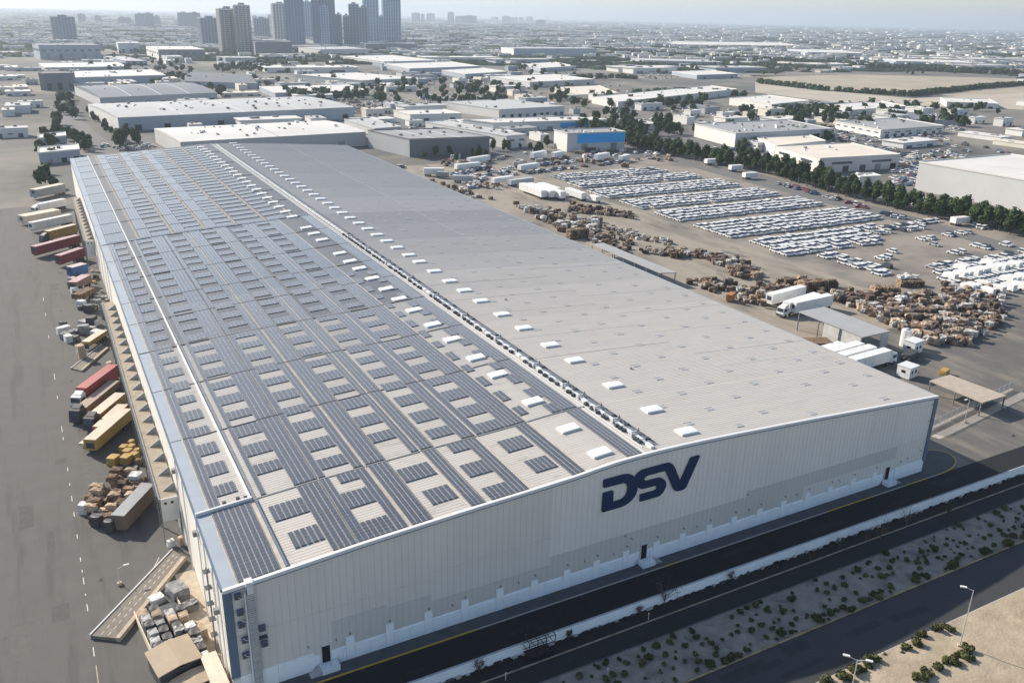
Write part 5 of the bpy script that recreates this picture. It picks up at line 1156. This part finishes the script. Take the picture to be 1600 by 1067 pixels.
tb = H('tall blank cream box building at the right edge', (393.5,95),(470,95),(392,205.5), 14.4, 'lgrey','white', 0, 3, 0, cat='building', name='block', px=False)
q = MB(); q.box(-.25,-.02,.3,110,0,3.2,wmat['grey']); q.build('base_band', tb)
q = MB(); q.box(-.25,-.02,.3,110,3.22,14.1,wmat['lgrey']); q.build('cladding', tb)
H('small white box behind the trees left of the blank cream building', (1344,277.5),(1376,275.5),(1331,273), 5, 'white','white', 0, 2, 2)
H('white shed row along the hedge at the right edge', (1420,312),(1520,336),(1432,307), 2.6, 'white','white', 0, 2, 3)
H('white villa like sheds on the upper right edge', (1480,160),(1560,163),(1470,153), 5, 'white','white', 0, 3, 3)
H('blue grey long hall with white left gable in the far centre', (803,76.5),(932,76.5),(783,74), 16, 'bluegrey','lgrey', 0, 4, 0, lwall='white')
H('flat roofed hall left of the far centre in the white group', (565,126.5),(660,122.5),(460,117), 6, 'lgrey','white', 0, 5, 5)
H('long white hall nearest the town trees', (430,146),(575,142),(405,135.5), 5, 'bluegrey','white', 0, 5, 5)
H('far white hall below the glass towers', (600,97),(685,95),(530,88), 6, 'lgrey','white', 0, 3, 3)
H('far white hall right of the glass towers', (640,108),(750,104),(600,100), 6, 'bluegrey','white', 0, 3, 3)
H('far white hall in front of the trees near centre', (727,116.5),(792,112.5),(690,110), 6, 'bluegrey','white', 0, 3, 4)
H('far white hall left of the rounded sheds', (845,107),(900,104),(815,100), 6, 'bluegrey','white', 0, 3, 4)
H('white roofed building at the left edge behind the trees', (60,217),(103,213),(60,210.5), 7, 'bluegrey','white', 0, 2, 2)
H('white roofed shed at the left edge touching the warehouse corner', (60,240),(124,234),(60,231), 6, 'bluegrey','white', 0, 2, 3)
H('low white complex in front of the tower podium', (500,78),(575,77),(466,74), 12, 'lgrey','lgrey', 0, 4, 4)
H('low cream blocks under the tan tower', (352,90.5),(402,91),(338,88.5), 8, 'bluegrey','white', 0, 3, 3)
H('long low white roof far right under the haze', (1050,70),(1250,72),(1040,65), 6, 'lgrey','white', 0, 2, 2)
H('pale long shed far right near the tree belt', (1262,82),(1350,84),(1230,77), 7, 'bluegrey','white', 0, 2, 2)
H('distant long white shed at the upper right', (1400,96),(1520,99),(1380,92), 7, 'bluegrey','white', 0, 2, 2)
H('dusty grey shed beside the treed row right of centre', (1005,95),(1130,98),(985,91), 6, 'bluegrey','lgrey', 0, 2, 2)
H('slate workshop roofs above the grey roofed hall', (1420,187),(1500,190),(1395,176), 4, 'grey','slate', 0, 14, 2)
# towers
tw_m = {k: M('tower_'+k, c, .6, var=.05, scale=.02) for k, c in dict(tan=(.40,.385,.37), grey=(.19,.24,.31), blue=(.10,.19,.32), pale=(.28,.40,.56)).items()}  # all but tan pushed bluer, distance haze put into the wall colour
tg_m = M('tower_glazing', (.04,.085,.15), .2, var=.25, scale=.03, spec=.7)  # glazing also bluer than glass, with haze in its colour
def tower(label, pxl, pxr, base, topy, col='grey', depth=.8, rot=0., floors=True, steps=()):
    Bp = G((pxl+pxr)/2, base); dist = (Bp-CAMP).length; wd = (pxr-pxl)*dist/FPX; h = 10
    for _ in range(60):
        y = dpx((Bp.x, Bp.y, h))[1]
        h += (y-topy)*dist/FPX*.7
    r = E('tower', (Bp.x, Bp.y, 0), label, 'tower', None, math.atan2(Bp.y-CAMP.y, Bp.x-CAMP.x)-math.pi/2+rot); dp = wd*depth; wm = tw_m[col]
    q = MB(); q.box(-wd/2, wd/2, 0, dp, 0, h, tg_m); q.build('core', r)
    n = max(3, int(wd/7)); q = MB()
    for i in range(n+1):
        x = -wd/2+wd*i/n; ww = wd/n*(.30 if i % 3 else .44)
        q.box(max(-wd/2-.3, x-ww/2), min(wd/2+.3, x+ww/2), -.9, -.02, 0, h*1.0+.5, wm)
    m_ = max(2, int(dp/7))
    for s in (-1, 1):
        for i in range(m_+1):
            y = dp*i/m_; q.box(s*wd/2+(-.9 if s < 0 else .02), s*wd/2+(-.02 if s < 0 else .9), max(-.9, y-dp/m_*.2), min(dp+.5, y+dp/m_*.2), 0, h+.5, wm)
    q.build('pier', r, kind='stuff')
    q = MB(); z = 4
    while z < h-2: q.box(-wd/2-.5, wd/2+.5, -.55, dp+.2, z, z+1.3, wm); z += 3.8
    q.build('floor_slab', r, kind='stuff')
    q = MB(); q.box(-wd/2-.6, wd/2+.6, -.7, dp+.6, h+.51, h+2.2, wm); q.box(-wd*.2, wd*.2, dp*.3, dp*.7, h+2.21, h+6, wm); q.build('roof', r)
    return r
tower('broad grey tower at the left edge of town', 89, 117, 66, 28, 'grey', .6)
tower('tan residential slab tower, left half of the tan pair', 350, 374, 84, 15.5, 'tan', .7, .25)
tower('taller tan grey slab tower, right half of the tan pair', 373.5, 394, 85, 10, 'tan', .8, .1)
tower('crown topped grey tower left of the tan pair', 319, 345, 73, 30, 'grey', .7, .2)
tower('short grey slab tower right of the tan pair', 400, 421, 60, 30, 'grey', .5)
tower('grey tower with white edge left of the tall blue one', 431, 452, 66, 7, 'tan', .6, .2)
tower('tall blue grey tower cut by the top edge, left one', 450, 476, 74, -26, 'blue', .8)
tower('slim pale tower behind the left tall towers', 476, 489, 62, 4, 'pale', .5)
tower('wide dark glass tower cut by the top edge', 492, 524, 73, -22, 'blue', .7)
tower('lighter front slab leaning on the wide dark tower', 504, 515, 74, 12, 'pale', .3)
tower('small slim tower, left one of two between the big towers', 527, 535, 73, 24, 'grey', .8)
tower('small slim tower, right one of two between the big towers', 538.5, 547.5, 73, 26, 'grey', .8)
tower('dark square tower with flat top left of the twin towers', 548, 562, 73, 8, 'grey', .8)
tower('stepped grey tower touching the left twin tower', 562.5, 575, 72, 13, 'grey', .8)
tower('left twin glass tower with bright face', 571, 592, 68, -40, 'pale', .7, .12)
tower('short slab between the twin glass towers', 593, 600, 67, 27, 'pale', .6)
tower('right twin glass tower with bright face', 601, 626, 67, -46, 'pale', .7, .12)
hall('dark podium block under the twin glass towers', (572,69),(652,69),(568,67), 14, 'dark','grey', 0, 3, 0, name='podium', cat='building')
hall('long grey podium between the tan pair and the tall towers', (398,66),(456,66),(394,64), 26, 'dark','grey', 0, 3, 0, name='podium', cat='building')
SKY_PH = [(170,'above the left edge halls'),(206,'left of the three slabs'),(260,'among three slabs on the left skyline'),(320,'as one of a pair left of the crowned tower'),(440,'just right of the tan pair'),(664,'right of the twin glass towers'),(690,'as broad block right of the twin towers'),(748,'in the wide cluster mid skyline'),(815,'right of the wide cluster'),(870,'toward the end of the skyline'),(999,'as last speck on the skyline')]
for i, (a, c, b_, t) in enumerate(((124,133,36,23),(150,158,36,26),(187,197,38,28),(198,205,38,29),(214,226,42,23),(227,240,42,22),(242,250,40,26),(281,297,44,21),(299,313,44,21),(420,428,38,24),(396,402,40,26),(644,656,36,21),(658,663,36,23),(667,679,35,22),(700,709,37,20),(712,722,37,26),(723,744,39,25.5),(768,778,34,27),(785,796,37,26),(797,803,36,28),(804,809,36,28),(811,818,36,28),(822,832,36,27),(838,851,40,32),(851,857,32,26),(930,940,27,24))):
    tower(('wide' if c-a > 12 else 'slim' if c-a < 8 else 'faint')+(' taller' if b_-t > 16 else ' low')+' far tower '+[p_[1] for p_ in SKY_PH if a < p_[0]][0], a, c, b_, t, 'grey', .6)['group'] = 'faint far towers on the hazy skyline'
# oval emblem plate of the second hall
# scattered low buildings
def free(x, y, mg=0):
    return not any(inpoly(x, y, F) for F in foot)
rr = random.Random(88)
lowm = []
for k, (wk, rk) in enumerate((('white','white'),('lgrey','grey'),('cream','cream'),('grey','slate'),('bluegrey','lgrey'),('white','lgrey'))):
    q = MB(); q.box(-.5,.5,-.5,.5,0,.96,wmat[wk],skip=(0,1)); q.box(-.52,.52,-.52,.52,.961,1.04,rmat[rk]); q.box(-.3,-.15,-.1,.1,1.041,1.25,unit_m); q.box(.1,.2,.2,.3,1.041,1.2,unit_m)
    for i in range(3): q.box(-.4+i*.3,-.25+i*.3,-.515,-.501,.0+.35*(i % 2),.45,black_m if i % 2 else glass_m)
    lowm.append(q.mesh('low_building'))
llab = ['low white building','low pale building with grey roof','low cream building','low slate roofed building','low blue grey building','low grey roofed white building']
HL = [(o.location.x, o.location.y, ' '.join(o['label'].split()[:7])) for o in C.objects if o.parent is None and o.name.split('.')[0] in ('hall', 'tower', 'office', 'block')]
n = 0; t = 0; far_b = []
while t < 9000 and (n < 290):
    t += 1
    px = rr.uniform(-40, 1640); py = rr.uniform(70, 232)
    if rr.random() > (1.0 if py < 150 else .5): continue
    g_ = G(px, py)
    if not free(g_.x, g_.y) or not free(g_.x+8, g_.y+8): continue
    if inpoly(px, py, [(60,140),(130,150),(180,180),(300,200),(300,255),(60,255)]) or inpoly(px, py, [(900,118),(1600,110),(1600,172),(1180,160),(900,135)]): continue
    s = rr.uniform(7, 20); s2 = s*rr.uniform(.8,2.6); k = rr.choice((0,0,0,1,2,3,4,5,5)); h = rr.uniform(3,7)
    o = O('low_building', lowm[k], None, (g_.x, g_.y, 0), .02+rr.choice((0,0,math.pi/2))+rr.uniform(-.06,.06)); o.scale = (s2, s, h); tag(o, ('long ' if s2 > 30 else 'small ' if s2 < 14 else '')+llab[k]+' near the '+min(HL, key=lambda q_: (q_[0]-g_.x)**2+(q_[1]-g_.y)**2)[2], 'building', 'low buildings of the industrial town'); n += 1
    a = o.rotation_euler.z; foot.append([(g_.x-s2*.5-2,g_.y-s2*.5-2),(g_.x+s2*.5+2,g_.y-s2*.5-2),(g_.x+s2*.5+2,g_.y+s2*.5+2),(g_.x-s2*.5-2,g_.y+s2*.5+2)])
t = 0; n = 0
while t < 3000 and n < 44:
    t += 1
    px = rr.uniform(420, 1640); py = 62+rr.random()**1.4*70; g_ = G(px, py); s2 = rr.uniform(70,190); s = rr.uniform(25,60)
    if inpoly(px, py, [(900,118),(1600,110),(1600,172),(1180,160),(900,135)]) or not all(free(g_.x+a*s2*.5, g_.y+b_*s*.5) for a in (-1,0,1) for b_ in (-1,1)): continue
    k = rr.choice((0,0,2,4,5)); o = O('long_shed', lowm[k], None, (g_.x, g_.y, 0), rr.uniform(-.12,.04)); o.scale = (s2, s, rr.uniform(6,9)); n += 1
    tag(o, ('very long ' if s2 > 130 else 'long ')+llab[k].replace('building', 'shed')+' beyond the '+' '.join(min(HL, key=lambda q_: (q_[0]-g_.x)**2+(q_[1]-g_.y)**2)[2].split()[:6]), 'shed', 'long sheds of the far district')
    foot.append([(g_.x-s2*.5,g_.y-s*.5),(g_.x+s2*.5,g_.y-s*.5),(g_.x+s2*.5,g_.y+s*.5),(g_.x-s2*.5,g_.y+s*.5)])
# clutter of parked vehicles and goods in the yards of the town
cl_items = []
for a in ((160,240,222,236,24),(400,600,120,165,80),(600,800,110,140,80),(800,1000,135,165,60),(90,300,90,125,60),(1300,1514,176,262,120),(1100,1210,232,262,70),(1290,1440,206,236,120),(1390,1514,236,262,50),(1395,1440,262,290,40),(900,1010,196,222,60),(1400,1514,196,215,30),(880,1040,225,248,30),(460,600,158,172,30),(640,900,196,206,40),(1110,1320,192,204,60),(960,1330,172,192,120),(1180,1480,158,166,60),(1000,1160,110,124,80),(560,800,150,170,90),(120,240,218,236,20),(190,300,126,150,40),(1520,1600,200,360,40)):
    for _ in range(a[4]):
        px = rr.uniform(a[0],a[1]); py = rr.uniform(a[2],a[3]); g_ = G(px, py)
        if free(g_.x, g_.y): cl_items.append((car_me[rr.choice((0,1,2,3,4,5,6,0,3))], (g_.x, g_.y, 0), rr.choice((0,1.57))+rr.uniform(-.1,.1), rr.uniform(1,1.25)))
merge('parked_cars', cl_items, label='cars and vans scattered through the yards of the town', cat='cars')
cl2 = []
for a in ((690,800,245,262,26),(800,1000,236,262,40),(1190,1340,212,226,30),(1270,1310,214,230,20),(900,960,232,240,12),(500,640,160,180,24),(1100,1200,250,262,14),(1380,1514,246,262,20),(1010,1060,244,252,14)):
    for _ in range(a[4]):
        px = rr.uniform(a[0],a[1]); py = rr.uniform(a[2],a[3]); g_ = G(px, py)
        if free(g_.x, g_.y) or g_.y > 290: cl2.append((rr.choice(scrap), (g_.x, g_.y, 0), rr.uniform(0,3), (rr.uniform(2,5), rr.uniform(1.5,3), rr.uniform(1,2.5))))
merge('stored_goods', cl2, label='mixed goods stacked in the town yards', cat='goods')
# far town and woods, a mass
blob = MB(); r_ = random.Random(2)
def blobmesh(seed):
    r_ = random.Random(seed); q = MB(); m_, l_ = 8, 4; P = {}
    for j in range(l_+1):
        for i in range(m_):
            th = 2*math.pi*i/m_; ph = math.pi/2*j/l_; s = r_.uniform(.75,1.15); P[i,j] = (math.cos(th)*math.cos(ph)*s, math.sin(th)*math.cos(ph)*s, math.sin(ph)*r_.uniform(.7,1.1) if j else 0)
    for j in range(l_):
        for i in range(m_): q.face([P[i,j],P[(i+1)%m_,j],P[(i+1)%m_,j+1],P[i,j+1]], leaf_m)
    return q.mesh('blob')
blobs = [blobmesh(k) for k in range(4)]
fb = []; ft = []
for _ in range(5200):
    t = 1.2+(rr.random()**1.25)*62; px = rr.uniform(-500, 2100); dist = 81*FPX/t
    hy = 25.7+(px-800)*.02249; g_ = G(px, hy+t)
    if g_.y < 700 or not free(g_.x, g_.y) or g_.length > 25000: continue
    if inpoly(px, hy+t, [(900,118),(1600,110),(1600,172),(1180,160),(900,135)]): continue
    wpx = rr.uniform(3, 22); s = min(420, max(8, wpx*dist/FPX*1.5)); s2 = min(s*rr.uniform(.25,.6), 120); h = min(rr.uniform(.5,1.6)*dist/FPX+rr.uniform(3,6), 18)
    fb.append((lowm[rr.choice((0,0,0,0,0,1,2,4,5))], (g_.x, g_.y, 0), -.50+rr.uniform(-.15,.15), (s, s2, h)))
for _ in range(3300):
    t = 1.2+(rr.random()**1.15)*80; cx = rr.uniform(-500, 2100); dist = 81*FPX/t; hy = 25.7+(cx-800)*.02249
    for k in range(3):
        px = cx+rr.uniform(-16,16); g_ = G(px, hy+t+rr.uniform(-.5,.5))
        if g_.y < 560 or not free(g_.x, g_.y) or g_.length > 25000: continue
        if inpoly(px, hy+t, [(900,118),(1600,110),(1600,172),(1180,160),(900,135)]): continue
        s = min(70, rr.uniform(1.5,5)*dist/FPX+2); ft.append((blobs[rr.randrange(4)], (g_.x, g_.y, 0), -.5+rr.uniform(-.12,.12), (s*rr.uniform(2,5), s, min(14, 3+rr.uniform(.6,1.6)*dist/FPX))))
merge('distant_town', fb, label='distant low town of white and grey roofs fading into haze', cat='town')
merge('distant_woods', ft, label='distant dark woods and tree belts between the roofs', cat='woods')
if far_tree_items: merge('far_trees', far_tree_items, label='loose groups of trees among the farther halls', cat='trees')
# ------------------------------------------------------------------ haze
hz = bpy.data.materials.new('haze_air'); hz.use_nodes = True; nt = hz.node_tree; nt.nodes.remove(nt.nodes['Principled BSDF'])
pv = nt.nodes.new('ShaderNodeVolumePrincipled'); pv.inputs['Density'].default_value = HAZE_DENSITY; pv.inputs['Color'].default_value = (.60,.69,.80,1); pv.inputs['Anisotropy'].default_value = .30
nt.links.new(pv.outputs[0], nt.nodes['Material Output'].inputs['Volume'])
q = MB(); q.box(-R-1500, R+1500, -5200, R+1500, -1.2, 330, hz); q.build('haze', kind='stuff')
